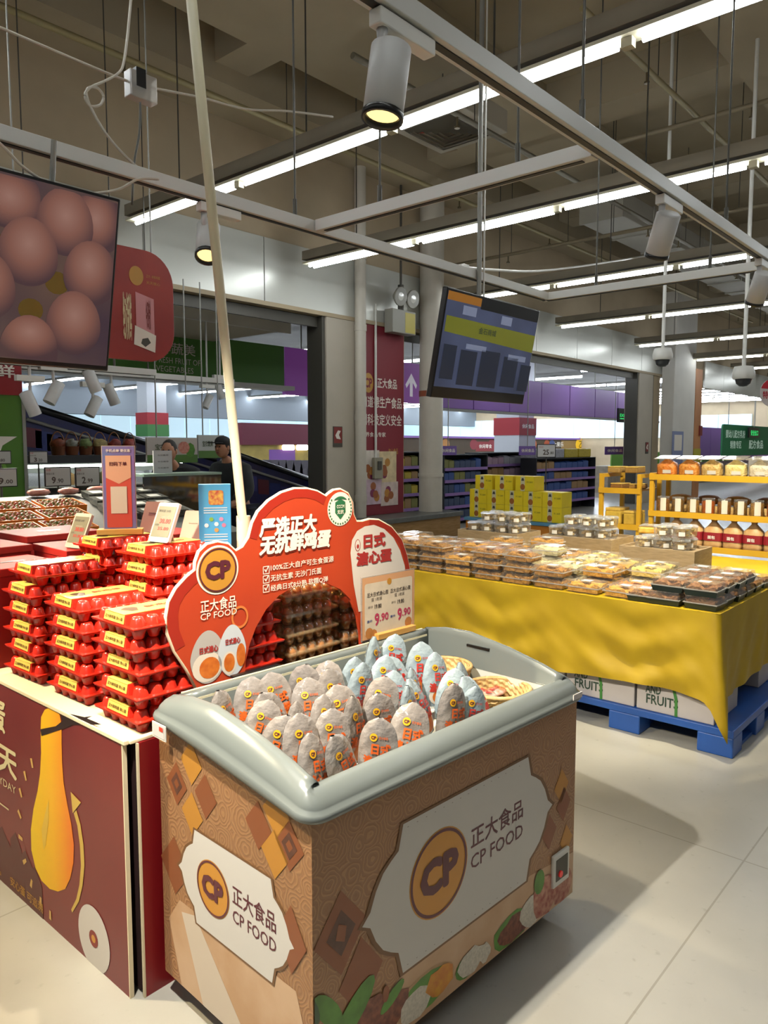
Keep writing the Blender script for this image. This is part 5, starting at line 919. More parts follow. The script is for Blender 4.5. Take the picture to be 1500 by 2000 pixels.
for r_ in range(5):
    for k in range(9):
        y = 1.73+.222*k; x = 4.03+.175*r_
        if r_ == 4 and k < 2: continue
        stack(LY[r_][k], x, y, NH[r_][k], '%s row, %s from the black trays' % (('front', 'second', 'third', 'fourth', 'fifth')[r_], ORD[k]))
for r_ in range(6):
    for k in range(2):
        stack('dark', 4.02+.17*r_, 1.29+.185*k, 2 if r_ < 4 else 1, 'right corner group, %s back, %s column' % (ORD[r_], ('outer', 'inner')[k]), .071)
stack('dark', 4.02, 1.60, 1, 'single beside the corner group'); stack('gold', 4.25, 3.75-.1, 1, 'far left corner of the table')
# ---- wooden crates with cookie tubs
cw_m = mat('crate_wood', '#8d7a5e', .6, hex2='#7d6a4e', scale=7, stretch=(2, 2, 14))
def crate(label, x, y, w, d, h, z=BZ):
    t = thing('wooden_crate', label, 'crate', (x, y, z+.001), 0, 'grey wooden crates on the yellow table')
    MB().box(-d/2, -d/2+.012, -w/2, w/2, 0, h).build('front_board', cw_m, t, .002); MB().box(d/2-.012, d/2, -w/2, w/2, 0, h).build('back_board', cw_m, t, .002); MB().box(-d/2+.013, d/2-.013, -w/2, -w/2+.012, 0, h).build('side_board', cw_m, t, .002); MB().box(-d/2+.013, d/2-.013, w/2-.012, w/2, 0, h).build('side_board', cw_m, t, .002); MB().box(-d/2+.013, d/2-.013, -w/2+.013, w/2-.013, h-.03, h-.02).build('shelf_board', cw_m, t)
tubc = clear('tub_clear', '#f4f2ee', .66, .05)
def tub(seed, a, b):
    t = thing('cookie_tub', 'x', 'cookie tub'); rn = random.Random(seed); mb = MB()
    for k in range(14): q = rn.uniform(0, 2*PI); r_ = rn.uniform(.0, .034); mb.blob((r_*math.cos(q), r_*math.sin(q), .018+.05*rn.random()), .02, .018, .011, 7, 5, 0, None, .1, k)
    tag(mb.build('cookies', mat('cookie%d' % seed, a, .6, hex2=b, scale=40), t), kind='stuff')
    MB().lathe([(.045, .001), (.052, .01), (.056, .066), (.059, .068)], 16).build('tub_wall', tubc, t); MB().lathe([(.060, .068), (.060, .074), (.052, .082), (.0, .083)], 16).build('tub_lid', clear('tub_lid', '#e8eaec', .72, .08), t)
    f = lambda x, y, d=0: Vector((-(.058+d)*math.cos(x/.058), -(.058+d)*math.sin(x/.058)*-1*-1, y)); mb = MB(); mb.grid(lambda u, v: (-(.0572)*math.cos((u-.5)*.7+.5), -(.0572)*math.sin((u-.5)*.7+.5), .02+.028*v), 6, 2); mb.build('tub_label', mat('sticker_white', '#c9c6c0', .4), t); return t
tubs = [tub(1, '#c09c58', '#e0c888'), tub(2, '#8a6c40', '#c8a868')]; ut = [False, False]
def tub_pile(nx, ny, layers, x, y, z, where, sp=.128):
    for l in range(layers):
        for i in range(nx):
            for j in range(ny-(1 if l and ny > 2 else 0)):
                k = (i+j+l) % 2; place(tubs[k], ut[k], (x+(i-(nx-1)/2)*sp, y+(j-(ny-1)/2)*sp, z+.0845*l), random.uniform(-.4, .4), 'clear cookie tub, %s, %s layer, %s row, %s in it' % (where, ('lower', 'upper', 'third')[l], ('front', 'second', 'third')[i], ORD[j]), 'cookie tubs on the crates'); ut[k] = True
crate('grey wooden crate at the left back of the yellow table', 5.15, 3.28, .56, .36, .17); tub_pile(2, 4, 2, 5.15, 3.28, BZ+.152, 'left crate')
crate('grey wooden crate in the middle back of the yellow table', 5.3, 2.58, .56, .40, .17); tub_pile(2, 4, 2, 5.3, 2.62, BZ+.152, 'middle crate')
crate('grey wooden crate nearest the bread rack at right', 5.02, 1.88, .50, .34, .175); tub_pile(2, 3, 2, 5.02, 1.88, BZ+.157, 'right crate')
# ---- yellow bread rack
yf = mat('rack_yellow', '#c89a24', .45, var=.05, scale=5); shelf_w = mat('shelf_birch', '#c29a5c', .5, hex2='#b58c4c', scale=6, stretch=(8, 1, 1))
def rack(label, x, y0, y1, zs, ztop, depth=.42):
    t = thing('bread_rack', label, 'rack', (x, y0, 0)); w = y1-y0
    for yy in (0, w-.035):
        for xx in (0, depth-.035): MB().box(xx, xx+.035, yy, yy+.035, 0, ztop).build('upright', yf, t)
        MB().box(.035, depth-.035, yy, yy+.035, ztop-.035, ztop).build('top_bar', yf, t)
    for z in zs: MB().box(0, depth, .036, w-.036, z, z+.018).build('shelf', shelf_w, t); MB().box(-.012, 0, 0, w, z-.02, z+.03).build('shelf_lip', yf, t)
    return t
RX = 6.52
rack('long yellow bread rack at the right edge', RX, .6, 2.60, (.72, 1.0, 1.32), 1.36); rack('small yellow bread rack beside the far pillar', RX+.1, 2.72, 3.12, (.85, 1.18), 1.34, .5)
def bag_proto(name, w, d, h, mbody, label_c=None, cat='bag', neck=True):
    t = thing(name, 'x', cat); mb = MB(); rn = random.Random(hash(name) % 97 if False else len(name)); nz_ = 8; n = 12; vs = []
    for j in range(nz_+1):
        s = j/nz_; q = (1 if s < .6 else 1-.3*(s-.6)/.12 if s < .72 else .7-.48*(s-.72)/.13 if s < .85 else .22+.2*(s-.85)/.15) if neck else (1 if s < .85 else 1-.35*(s-.85)/.15)
        for k in range(n):
            a = 2*PI*k/n; e = .5; cx = abs(math.cos(a))**e*math.copysign(1, math.cos(a)); sy = abs(math.sin(a))**e*math.copysign(1, math.sin(a)); vs.append((d/2*q*cx*(1+rn.uniform(-.04, .04)), w/2*q*sy*(1+rn.uniform(-.04, .04)), h*s))
    mb.add(vs, [(j*n+k, j*n+(k+1) % n, (j+1)*n+(k+1) % n, (j+1)*n+k) for j in range(nz_) for k in range(n)]+[tuple(range(n))[::-1], tuple(range(nz_*n, nz_*n+n))], 0, True); mb.build('contents', mbody, t)
    return t
# top shelf: clear bags of snacks
for k, (a, b, nm) in enumerate((('#b8641c', '#d0843a', 'orange twist'), ('#b06a24', '#cc8c40', 'amber twist'), ('#a8884c', '#c8ac70', 'tan wafer'), ('#c4ae6c', '#d4c48c', 'pale cracker'), ('#b4aa94', '#cac2b0', 'white puff'))):
    t = bag_proto('snack_bag', .17, .12, .15, mat('snackfill%d' % k, a, .45, hex2=b, scale=45, bump=.6, coat=.5)); t['label'] = 'clear bag of %s snacks on the top shelf of the bread rack' % nm; t['category'] = 'snack bag'; t['group'] = 'snack bags on the bread rack'
    t.location = (RX+.1, 2.48-.19*k, 1.348); t.rotation_euler = (0, -.15, random.uniform(-.1, .1)); MB().box(-.064, -.0615, -.05, .02, .02, .05).build('price_sticker', mat('sticker_white', '#c9c6c0', .4), t)
    MB().box(-.09, .09, -.085, .085, .148, .154).build('bag_seal', clear('bag_film', '#e8e4dc', .5), t)
# middle shelf: jars with white paper labels
for k in range(8):
    c = (('#5a3a22', '#8a6030'), ('#7a5a2c', '#4e3a22'), ('#6a4c2a', '#96743c'), ('#a0521c', '#7c3a18'))[k % 4]
    t = thing('snack_jar', 'clear snack jar with white paper label, %s from the left on the middle shelf' % ORD[k], 'jar', (RX+.07, 2.50-.128*k, 1.019), 0, 'snack jars on the bread rack'); MB().lathe([(.048, 0), (.052, .01), (.052, .105), (.046, .115)], 14).build('jar_body', mat('jarfill%d' % (k % 4), c[0], .35, hex2=c[1], scale=60, bump=.4, coat=.6), t); MB().lathe([(.047, .115), (.05, .117), (.05, .135), (.0, .137)], 14).build('jar_lid', clear('tub_lid', '#e8eaec', .72, .08), t)
    MB().grid(lambda u, v: (-.0535*math.cos((u-.5)*.9+.35), -.0535*math.sin((u-.5)*.9+.35), .012+.112*v), 5, 2).build('paper_label', mat('jar_paper', '#d2ccc0', .5), t)
for k in range(5):
    t = tag(MB().blob((0, 0, .045), .07, .11, .045, 12, 8, 0, None, .05, k).build('bread_loaf', mat('loaf%d' % (k % 2), ('#a8762c', '#7c4e1e')[k % 2], .6, var=.15, scale=12)), 'golden loaf behind the snack jars, %s from the left' % ORD[k], 'bread', 'loaves behind the jars'); t.location = (RX+.28, 2.42-.24*k, 1.019+.06)
    MB_ = thing('loaf_basket', 'low woven tray under the %s golden loaf' % ORD[k], 'tray', (RX+.28, 2.42-.24*k, 1.019), 0, 'loaf trays'); MB().box(-.08, .08, -.11, .11, 0, .058).build('tray_body', wick, MB_, .004)
# bottom shelf: bread bags with red bands
for k in range(6):
    t = bag_proto('bread_bag', .15, .12, .25, mat('bread_pale', '#b88e5c', .5, hex2='#caa878', scale=16, coat=.4)); t['label'] = 'bag of sliced bread with a red band, %s from the left on the low shelf' % ORD[k]; t['category'] = 'bread bag'; t['group'] = 'banded bread bags'; t.location = (RX+.08, 2.38-.158*k, .739); t.rotation_euler = (0, 0, random.uniform(-.1, .1))
    bandm = mat('bread_band', '#8a1a24', .5); mb = MB(); n = 16; vs = [((.12/2+.002)*1.04*abs(math.cos(a))**.5*math.copysign(1, math.cos(a)), (.15/2+.002)*1.04*abs(math.sin(a))**.5*math.copysign(1, math.sin(a)), z) for z in (.06, .13) for a in (2*PI*i/n for i in range(n))]; mb.add(vs, [(i, (i+1) % n, n+(i+1) % n, n+i) for i in range(n)]); mb.build('red_band', bandm, t)
    text('面包', frame((-.0655, .05, .07), (0, -1, 0), (0, 0, 1)), .02, .005, .06, .03, pale, t, .001, .03)
# small rack: cake slabs
for k, (x, y, z, w, d, h, c, nm) in enumerate(((.14, 2.80, 1.20, .1, .2, .05, '#8a6428', 'upper left'), (.16, 2.98, 1.20, .12, .2, .05, '#7a5220', 'upper right'), (.14, 2.83, .87, .13, .2, .13, '#b89838', 'lower left'), (.15, 3.0, .87, .15, .22, .15, '#c4a440', 'lower right'), (.2, 2.86, 1.345, .12, .2, .06, '#8c6a30', 'top left'), (.2, 3.03, 1.345, .12, .2, .06, '#9a7a40', 'top right'))):
    t = thing('sponge_cake', 'yellow sponge cake slab at the %s of the small rack' % nm, 'cake', (RX+x+.1, y, z), 0, 'sponge cakes on the small rack'); MB().box(-d/2, d/2, -w/2, w/2, 0, h*.8).build('cake_body', mat('cake'+c, c, .7, var=.1, scale=30), t, .01); MB().box(-d/2*.98, d/2*.98, -w/2*.98, w/2*.98, h*.8, h).build('cake_top', mat('cake_top', '#caa84e', .7, var=.1, scale=20), t, .008)
for k in range(4):
    t = thing('sponge_cake', 'stacked yellow cake bag left of the long rack, %s from bottom' % ORD[k], 'cake', (6.1+.05*(k % 2), 2.55, .70+.06*k) if False else (5.62, 2.23, BZ+.001+.062*k), .2, 'stacked cake bags'); MB().box(-.09, .09, -.07, .07, 0, .05).build('cake_body', mat('cake_bag', '#b8862c', .5, hex2='#cda64a', scale=30, coat=.4), t, .012); MB().box(-.085, .085, -.065, .065, .05, .06).build('cake_wrap', clear('bag_film', '#e8e4dc', .5), t, .004)
# ================================================================== GOODS BEHIND THE BAKERY TABLE
yb = mat('carton_yellow', '#ecd020', .5, var=.04, scale=6); ybp = mat('carton_print', '#d2c8a0', .5); brn = mat('print_cookie', '#9a5a24', .5)
def ycarton():
    t = thing('yellow_carton', 'x', 'carton'); MB().box(0, .3, 0, .31, 0, .215).build('carton_body', yb, t, .003); f = frame((-.0005, .31, 0), (0, -1, 0), (0, 0, 1))
    shape([(.09, .0), (.16, .0), (.16, .214), (.09, .214)], f, ybp, t, .001, 'white_strip'); shape(disc(None, .125, .06, .04, .045, 12), f, brn, t, .002, 'cookie_print'); shape([(.10, .15), (.15, .15), (.14, .19), (.11, .19)], f, dark_metal, t, .002, 'crest_print'); text('手工曲奇', f, .19, .12, .1, .025, mat('print_olive', '#5c5018', .5), t, .001); return t
yc_ = ycarton(); first = True; YX, YY = 9.6, 5.08
for l, cols in ((0, 5), (1, 5), (2, 3)):
    for k in range(cols):
        y = YY+.315*k+(.45 if l == 2 else 0)+(.04*k if l == 2 else 0)
        place(yc_, not first, (YX, y, .50+.217*l), 0, 'yellow cookie carton, %s layer, %s from the right' % (('bottom', 'middle', 'top')[l], ORD[k]), 'yellow cookie cartons on the crate'); first = False
oc_ = thing('orange_crate', 'orange plastic crate with blue lid carrying the yellow cartons', 'crate', (YX-.05, YY-.03, 0)); MB().box(0, .45, 0, 1.64, 0, .45).build('crate_body', mat('crate_orange', '#b8701a', .5), oc_, .01); MB().box(-.02, .47, -.02, 1.66, .45, .495).build('crate_lid', mat('crate_blue', '#4f86a8', .5), oc_, .005); MB().box(-.005, 0, 1.35, 1.5, .3, .36).build('hand_slot', black_plastic, oc_)
pcd = thing('aisle_price_card', 'white price card reading 25 standing above the yellow cartons', 'price card', (9.98, 5.55, 0)); 
MB().cyl((0, 0, .9), (0, 0, 1.42), .008, 6).build('card_pole', dark_metal, pcd); cf_ = frame((0, 0, 1.42), (RT.x, RT.y, 0), (0, 0, 1)); MB().prism([(-.14, 0), (.14, 0), (.14, .2), (-.14, .2)], cf_, -.008, 0).build('card_frame', black_plastic, pcd); shape([(-.128, .012), (.128, .012), (.128, .188), (-.128, .188)], cf_, mat('card_white', '#c2c2c4', .5), pcd, .001, 'card_sheet'); text('25', cf_, -.05, .04, .09, .08, ink, pcd, .002, .03); text('.80', cf_, .05, .05, .06, .04, ink, pcd, .002, .02); text('特价', cf_, -.11, .14, .07, .03, tred, pcd, .002)
MB().box(-.05, .05, -.05, .05, .72+.2, .935).build('card_base', dark_metal, pcd)
# ---- gondola shelving behind the opening
shelf_d = mat('shelf_dark', '#23242a', .6); lilac = mat('shelf_lilac', '#8a6aa8', .5)
PK = [mat('pack_blue', '#26407c', .4, hex2='#3a5a9a', scale=20), mat('pack_navy', '#1c2844', .4, hex2='#46587c', scale=20), mat('pack_olive', '#6a6a28', .4, hex2='#8a8a50', scale=20), mat('pack_white', '#8e8e96', .4, hex2='#a8a8b0', scale=20), mat('pack_tan', '#8a6a44', .4, hex2='#a8885c', scale=20), mat('pack_pink', '#9a7a90', .4, hex2='#b09aa8', scale=20), mat('pack_yellow', '#a89424', .4, hex2='#c0ac3c', scale=20)]
PKN = ['blue', 'navy', 'olive', 'white', 'tan', 'pink', 'yellow']
packs = [MB().box(-.5, .5, -.5, .5, 0, .86).frustum(0, 0, .86, 1.0, 1, 1, .8, .4).mesh('snack_packet', m) for m in PK]
def gondola(nm, label, x0, x1, y, zs, ztop, kinds, face=-1, pw=.2):
    t = thing('shelf_unit', label, 'shelf', ((x0+x1)/2, y, 0)); w = (x1-x0)/2; MB().box(-w, w, .36, .42, 0, ztop).build('back_panel', shelf_d, t); MB().box(-w-.03, -w, 0, .42, 0, ztop).build('side_panel', shelf_d, t); MB().box(w, w+.03, 0, .42, 0, ztop).build('side_panel', shelf_d, t)
    MB().box(-w-.03, w+.03, 0, .42, ztop, ztop+.02).build('top_board', shelf_d, t)
    for l, z in enumerate(zs):
        MB().box(-w, w, 0, .36, z-.03, z).build('shelf', shelf_d, t); MB().box(-w, w, -.015, 0, z-.045, z+.015).build('price_rail', lilac, t)
        gap = (zs[l+1] if l+1 < len(zs) else ztop)-z-.03; n = int(2*w/pw)
        for k in range(n):
            q = kinds[(l+(k*len(kinds))//max(n, 1)) % len(kinds)]; o = bpy.data.objects.new('snack_packet', packs[q]); COL.objects.link(o); h = gap*random.uniform(.7, .92); o.scale = (pw*.93, .2, h); o.location = ((x0+x1)/2-w+pw*(k+.5), y+.14, z+.001)
            tag(o, '%s packet, %s from left, shelf %s of the %s' % (PKN[q], ORD[k], ('one', 'two', 'three', 'four', 'five', 'six')[l], nm), 'packet', 'packets on the '+nm)
gondola('dark shelves right of the white column', 'dark shelf unit with lilac rails right of the round white column', 11.9, 13.4, 8.85, (.12, .38, .64, .9, 1.14), 1.40, (2, 1, 1, 0), pw=.19)
gondola('dark shelves behind the column', 'dark shelf unit seen between the banner and the round column', 10.5, 11.4, 9.0, (.12, .4, .68, .96, 1.2), 1.46, (2, 6, 4), pw=.2)
gondola('long shelves behind the yellow cartons', 'long shelf unit with pale packets behind the yellow cartons', 14.0, 17.0, 9.4, (.3, .62, .9, 1.16), 1.42, (5, 3, 4), pw=.25)
gondola('blue biscuit shelves', 'shelf unit of blue biscuit packs right of the yellow cartons', 15.4, 18.4, 8.8, (.25, .52, .79, 1.04), 1.28, (4, 0, 0), pw=.3)
for k in range(4):
    c = at(1150+24*k-40, 900, Y=9.1); t = tag(MB().box(-.5, .5, -.2, .2, 0, .22).build('snack_carton', PK[6 if k > 1 else 3], None, .02), '%s carton lying on top of the blue biscuit shelves, %s from the left' % (PKN[6 if k > 1 else 3], ORD[k]), 'carton', 'cartons on the biscuit shelves'); t.location = (15.7+.72*k, 9.02, 1.301); t.scale = (.66, 1, 1)
for k, (u, v, Y, w, h, c, nm) in enumerate(((875, 880, 8.8, .55, .18, '#6a4a9a', 'above the shelves beside the white column'), (1030, 880, 8.7, .7, .2, '#6a4a9a', 'above the blue biscuit shelves'), (1200, 880, 9.0, 1.2, .22, '#5a3a80', 'left of the far pillar'), (1228, 880, 8.85, .5, .3, '#9a2430', 'red, beside the far pillar'))):
    p = at(u, v, Y=Y); t = thing('aisle_sign', 'small aisle sign %s' % nm, 'sign', p, 0, 'small aisle signs'); MB().box(-w/2, w/2, -.01, .01, -h/2, h/2).build('sign_plate', mat('aisle'+c, c, .5), t); text('休闲食品', frame((-w*.4, -.011, -h*.2), (1, 0, 0), (0, 0, 1)), 0, 0, w*.8, h*.4, pale, t, .002, .02); MB().cyl((0, 0, h/2), (0, 0, 4.55-p.z), .01, 5).build('hanging_rod', grey_metal, t)
# ================================================================== PRODUCE SIDE, LEFT
# green and red column at the left edge
gc = thing('produce_column', 'square green column with a red band at the left edge', 'column', (2.55, 7.35, 0)); cgx = at(42, 800, Y=7.0).x-2.55
MB().box(cgx-.9, cgx, -.35, .4, 0, 2.05).build('green_face', mat('col_green', '#44701c', .5), gc); MB().box(cgx-.91, cgx+.01, -.36, .41, 2.05, 2.45).build('red_band', mat('col_red2', '#8a1c22', .5), gc); MB().box(cgx-.9, cgx, -.35, .4, 2.45, 3.4).build('shaft', mat('jamb_paint', '#b4ab9b', .6), gc); MB().box(cgx+.0, cgx+.03, -.36, -.33, 0, 2.05).build('metal_edge', grey_metal, gc)
gff = frame((cgx-.9, -.351, 0), (1, 0, 0), (0, 0, 1)); text('日日鲜', gff, .3, 2.2, .55, .12, pale, gc, .015, .02); shape([(.5, 1.68), (.85, 1.68), (.72, 1.6), (.70, 1.55), (.63, 1.6)], gff, pale, gc, .002, 'leaf_print')
ring = MB(); ring.add([gff(.62+q*.14*math.cos(a), 1.32+q*.2*math.sin(a), .002) for q in (1, .8) for a in (PI*k/12 for k in range(13))], [(k, k+1, 13+k+1, 13+k) for k in range(12)]); ring.build('arch_print', mat('print_lime', '#6a9a3a', .5), gc)
# spotlights of the produce area
far_lens = glow('cool_lens', '#fff2dc', 6)
for k, (u, v, Y, nm) in enumerate(((180, 745, 6.7, 'just below the left television'), (105, 768, 6.7, 'lower left of the left television'), (218, 772, 7.3, 'bright, below the dark red hanging sign'), (182, 795, 7.3, 'above the moving walkway'), (60, 790, 6.7, 'next to the green column'), (405, 785, 9.3, 'left of the cream pole, lower one'), (430, 766, 9.3, 'right behind the cream pole'))):
    p = at(u, v, Y=Y); t = thing('far_spotlight', 'small track spotlight %s' % nm, 'spotlight', p, 0, 'spotlights over the produce area'); M = Matrix.Rotation(.5 if k % 2 else -.4, 4, 'Y'); MB().lathe([(.03, .12), (.055, .11), (.055, -.10)], 12, M).build('head', spot_white, t); MB().lathe([(0, -.095), (.05, -.095)], 12, M, cap=False).build('lens', far_lens, t); zt_ = (2.29 if Y == 6.7 else 2.32 if Y == 7.3 else 3.42)-p.z; MB().cyl((0, 0, .1), (0, 0, zt_), .015, 6).build('stem', spot_white, t); MB().box(-.12, .12, -.03, .03, .2, .25).build('adapter', white_plastic, t)
a, b = at(-20, 770, Y=6.7), at(250, 775, Y=6.7); rail('track_rail', 'white track rail over the produce display, nearer one', (a.x, 6.7, 2.32), (b.x+.3, 6.7, 2.32)); rail('track_rail', 'white track rail over the produce display, farther one', (1.5, 7.3, 2.35), (5.6, 7.3, 2.35))
so = thing('ceiling_soffit', 'pale dropped soffit over the produce area', 'soffit', (0, 0, 0)); MB().box(-3, 8.1, WY+.7, FY-.4, 3.42, 3.5).build('soffit_slab', mat('soffit_pale', '#b8ad96', .8), so); MB().box(-3, 8.1, WY+.66, WY+.7, 3.36, 3.52).build('soffit_lip', white_metal, so)
for k, (x, y, tx, ty, w_) in enumerate(((2.0, 6.6, 2.0, 5.0, 190), (3.0, 6.6, 2.9, 5.2, 190))):
    L = bpy.data.lights.new('produce_beam', 'SPOT'); L.energy = w_; L.color = (1, .92, .75); L.spot_size = math.radians(95); L.spot_blend = .6; L.shadow_soft_size = .05
    lo = bpy.data.objects.new('produce_beam', L); COL.objects.link(lo); lo.location = (x, y, 2.2); lo.rotation_euler = (Vector((x, y, 2.2))-Vector((tx, ty, 1.1))).to_track_quat('Z', 'Y').to_euler()
# moving walkway
nav = mat('walkway_navy', '#1a2258', .3, hex2='#2c2440', scale=3); blk = mat('walkway_black', '#0f1012', .3)
def walkway(label, a, b, y, h, bottles):
    t = thing('moving_walkway', label, 'moving walkway', (0, 0, 0)); a = Vector(a); b = Vector(b); d = (b-a).normalized()
    for q, yy in enumerate((y, y+1.1)):
        P = [(a.x, a.y), (b.x, b.y), (b.x, b.y-h), (a.x, a.y-h)]; fr = frame((0, yy, 0), (1, 0, 0), (0, 0, 1)); MB().prism(P, fr, -.08, 0).build('balustrade', nav, t); MB().tube([fr(a.x, a.y+.03), fr(b.x, b.y+.03)], .05, 8).build('handrail', blk, t)
        MB().tube([fr(a.x, a.y-.16, .02), fr(b.x, b.y-.16, .02)], .025, 6).build('side_trim', grey_metal, t)
    MB().prism([(a.x, a.y-h*.7), (b.x, b.y-h*.7), (b.x, b.y-h*.8), (a.x, a.y-h*.8)], frame((0, y+1.0, 0), (1, 0, 0), (0, 0, 1)), .0, .9).build('pallet_band', dark_metal, t)
    fr = frame((0, y, 0), (1, 0, 0), (0, 0, 1)); L = (b-a).length
    for k in range(bottles):
        s = (k+.5)/bottles; p = a.lerp(b, s); shape([(p.x-.12, p.y-.5), (p.x+.12, p.y-.53), (p.x+.12, p.y-.27), (p.x-.12, p.y-.24)], fr, mat('ad%d' % (k % 3), ('#5a1c2c', '#1c2a6a', '#30306a')[k % 3], .4), t, .004, 'advert_panel')
a = at(50, 795, Y=10.2); b = at(330, 882, Y=10.2); walkway('dark navy moving walkway sloping down behind the produce display', (a.x, a.z), (b.x, b.z), 10.2, 1.25, 14)
a = at(440, 880, Y=10.2); b = at(660, 955, Y=10.2); walkway('dark navy moving walkway sloping down behind the person in black', (a.x, a.z), (b.x, b.z), 10.35, 1.1, 10)
# lit chiller behind the produce
chl = thing('open_chiller', 'white lit open chiller cabinet behind the price cards', 'chiller', (3.3, 7.3, 0)); 
MB().box(-1.2, 1.75, 0, .6, 0, .75).build('chiller_base', mat('chiller_grey', '#77787a', .5), chl); MB().box(-1.2, 1.75, .55, .6, .75, 1.5).build('chiller_back', mat('chiller_back', '#b9bdb9', .5), chl); MB().box(-1.2, 1.75, .1, .6, 1.42, 1.5).build('canopy', shelf_d, chl); MB().cyl((-1.15, .2, 1.39), (1.7, .2, 1.39), .018, 6).build('canopy_tube', glow('chiller_glow', '#f4fff4', 9), chl)
for z in (.95, 1.17): MB().box(-1.2, 1.75, .25, .55, z, z+.02).build('shelf', white_metal, chl)
for l, z in enumerate((.97, 1.19)):
    for k in range(10):
        q = (3, 4, 5, 2, 3)[(k+l) % 5]; o = bpy.data.objects.new('food_packet', packs[q]); COL.objects.link(o); o.scale = (.2, .14, .13); o.location = (2.3+.27*k, 7.3+.35, z+.001); tag(o, '%s packet, %s along the %s shelf of the lit chiller' % (PKN[q], ORD[k], ('lower', 'upper')[l]), 'packet', 'packets in the lit chiller')
# flower and gift baskets on top of the chiller
for k, (u, c, nm) in enumerate(((118, '#7a3a20', 'brown'), (145, '#8a8a80', 'white flower'), (172, '#6a7a4a', 'green flower'), (200, '#9a8a5a', 'yellow flower'), (228, '#7a2a24', 'red'), (258, '#8a3428', 'dark red'))):
    p = at(u, 890, Y=7.55); t = thing('gift_basket', '%s gift basket with a hoop handle on top of the chiller' % nm, 'basket', (p.x, 7.6, 1.501), 0, 'gift baskets on the chiller'); MB().lathe([(.06, 0), (.072, .08), (.075, .09)], 12).build('basket_body', mat('gb_wicker', '#6a3a1c', .6), t); MB().blob((0, 0, .11), .068, .075, .06, 9, 6, 0, None, .25, k).build('basket_filling', mat('gb'+c, c, .6, var=.3, scale=30), t); MB().tube([(.072*math.cos(x), 0, .09+.15*math.sin(x)) for x in (PI*i/10 for i in range(11))], .006, 5).build('hoop_handle', mat('gb_handle', '#7a4a1c', .5), t)
# sloped produce bench with strawberries and labelled trays
bch = thing('produce_bench', 'sloping produce bench left behind the egg cartons', 'bench', (0, 0, 0))
def slope(u, v, n=0): return None
BA, BB = (4.45, .97), (5.8, 1.22)                            # y, z of the bench front and back
def bz(y): return BA[1]+(BB[1]-BA[1])*(y-BA[0])/(BB[0]-BA[0])
mb = MB(); mb.add([(1.3, BA[0], bz(BA[0])-.005), (3.5, BA[0], bz(BA[0])-.005), (3.5, BB[0], bz(BB[0])-.005), (1.3, BB[0], bz(BB[0])-.005), (1.3, BA[0], 0), (3.5, BA[0], 0), (3.5, BB[0], 0), (1.3, BB[0], 0)], [(0, 1, 2, 3), (0, 4, 5, 1), (1, 5, 6, 2), (2, 6, 7, 3), (3, 7, 4, 0)]); mb.build('bench_body', mat('bench_grey', '#5a5c58', .6), bch)
tilt = math.atan2(BB[1]-BA[1], BB[0]-BA[0])
orange = mat('punnet_orange', '#dc7c1c', .5); berry = mat('berry_red', '#c8442c', .4, hex2='#6c8a34', scale=35, bump=.5); 
def punnet():
    t = thing('strawberry_box', 'x', 'strawberry box'); mb = MB()
    for x0, x1, y0, y1 in ((-.15, -.142, -.11, .11), (.142, .15, -.11, .11), (-.142, .142, -.11, -.102), (-.142, .142, .102, .11)): mb.box(x0, x1, y0, y1, 0, .075)
    mb.box(-.142, .142, -.102, .102, 0, .006); mb.build('box_shell', orange, t); mb = MB(); rn = random.Random(5)
    for i in range(7):
        for j in range(5): mb.blob((-.12+.04*i+rn.uniform(-.006, .006), -.085+.042*j+rn.uniform(-.006, .006), .055+rn.uniform(0, .012)), .019, .02, .022, 6, 4)
    tag(mb.build('strawberries', berry, t), kind='stuff'); return t
pn = punnet(); first = True
for i in range(3):
    for j in range(3):
        p = at(18+(38-3*j)*i+14*j, 1046-33*j, Y=4.72+.30*j); y = 4.72+.27*j; x = 1.62+.33*i+.10*j; place(pn, not first, (x, y, bz(y)+.004), 0, 'orange box of strawberries, %s row of the bench, %s from the left' % (('front', 'second', 'third')[j], ORD[i]), 'strawberry boxes on the bench', (tilt, 0, 0)); first = False
def ltray():
    t = thing('labelled_tray', 'x', 'fruit tray'); MB().frustum(0, 0, 0, .05, .17, .12, .19, .14).build('tray_body', mat('tray_dark', '#3a3c3a', .3, hex2='#6a6a60', scale=40, coat=.5), t); MB().box(-.05, .05, -.035, .035, .0505, .0515).build('white_label', mat('label_white', '#cfcfc8', .5), t); return t
lt_ = ltray(); first = True
for i in range(3):
    for j in range(4):
        y = 5.0+.2*j; x = 2.82+.21*i+.04*j; place(lt_, not first, (x, y, bz(y)+.003), 0, 'dark fruit tray with a white label, %s row, %s from the strawberries' % (('front', 'second', 'third', 'back')[j], ORD[i]), 'labelled fruit trays on the bench', (tilt, 0, 0)); first = False
for i in range(4):
    y = 5.74; t = tag(MB().blob((0, 0, .03), .09, .055, .03, 10, 6, 0, None, .12, i).build('pink_fruit_pack', mat('pink_fruit', '#b4685a', .4, hex2='#c89080', scale=30, coat=.4)), 'pink fruit pack at the back of the bench, %s from the left' % ORD[i], 'fruit pack', 'pink fruit packs'); t.location = (2.55+.24*i, y, bz(y)+.004)
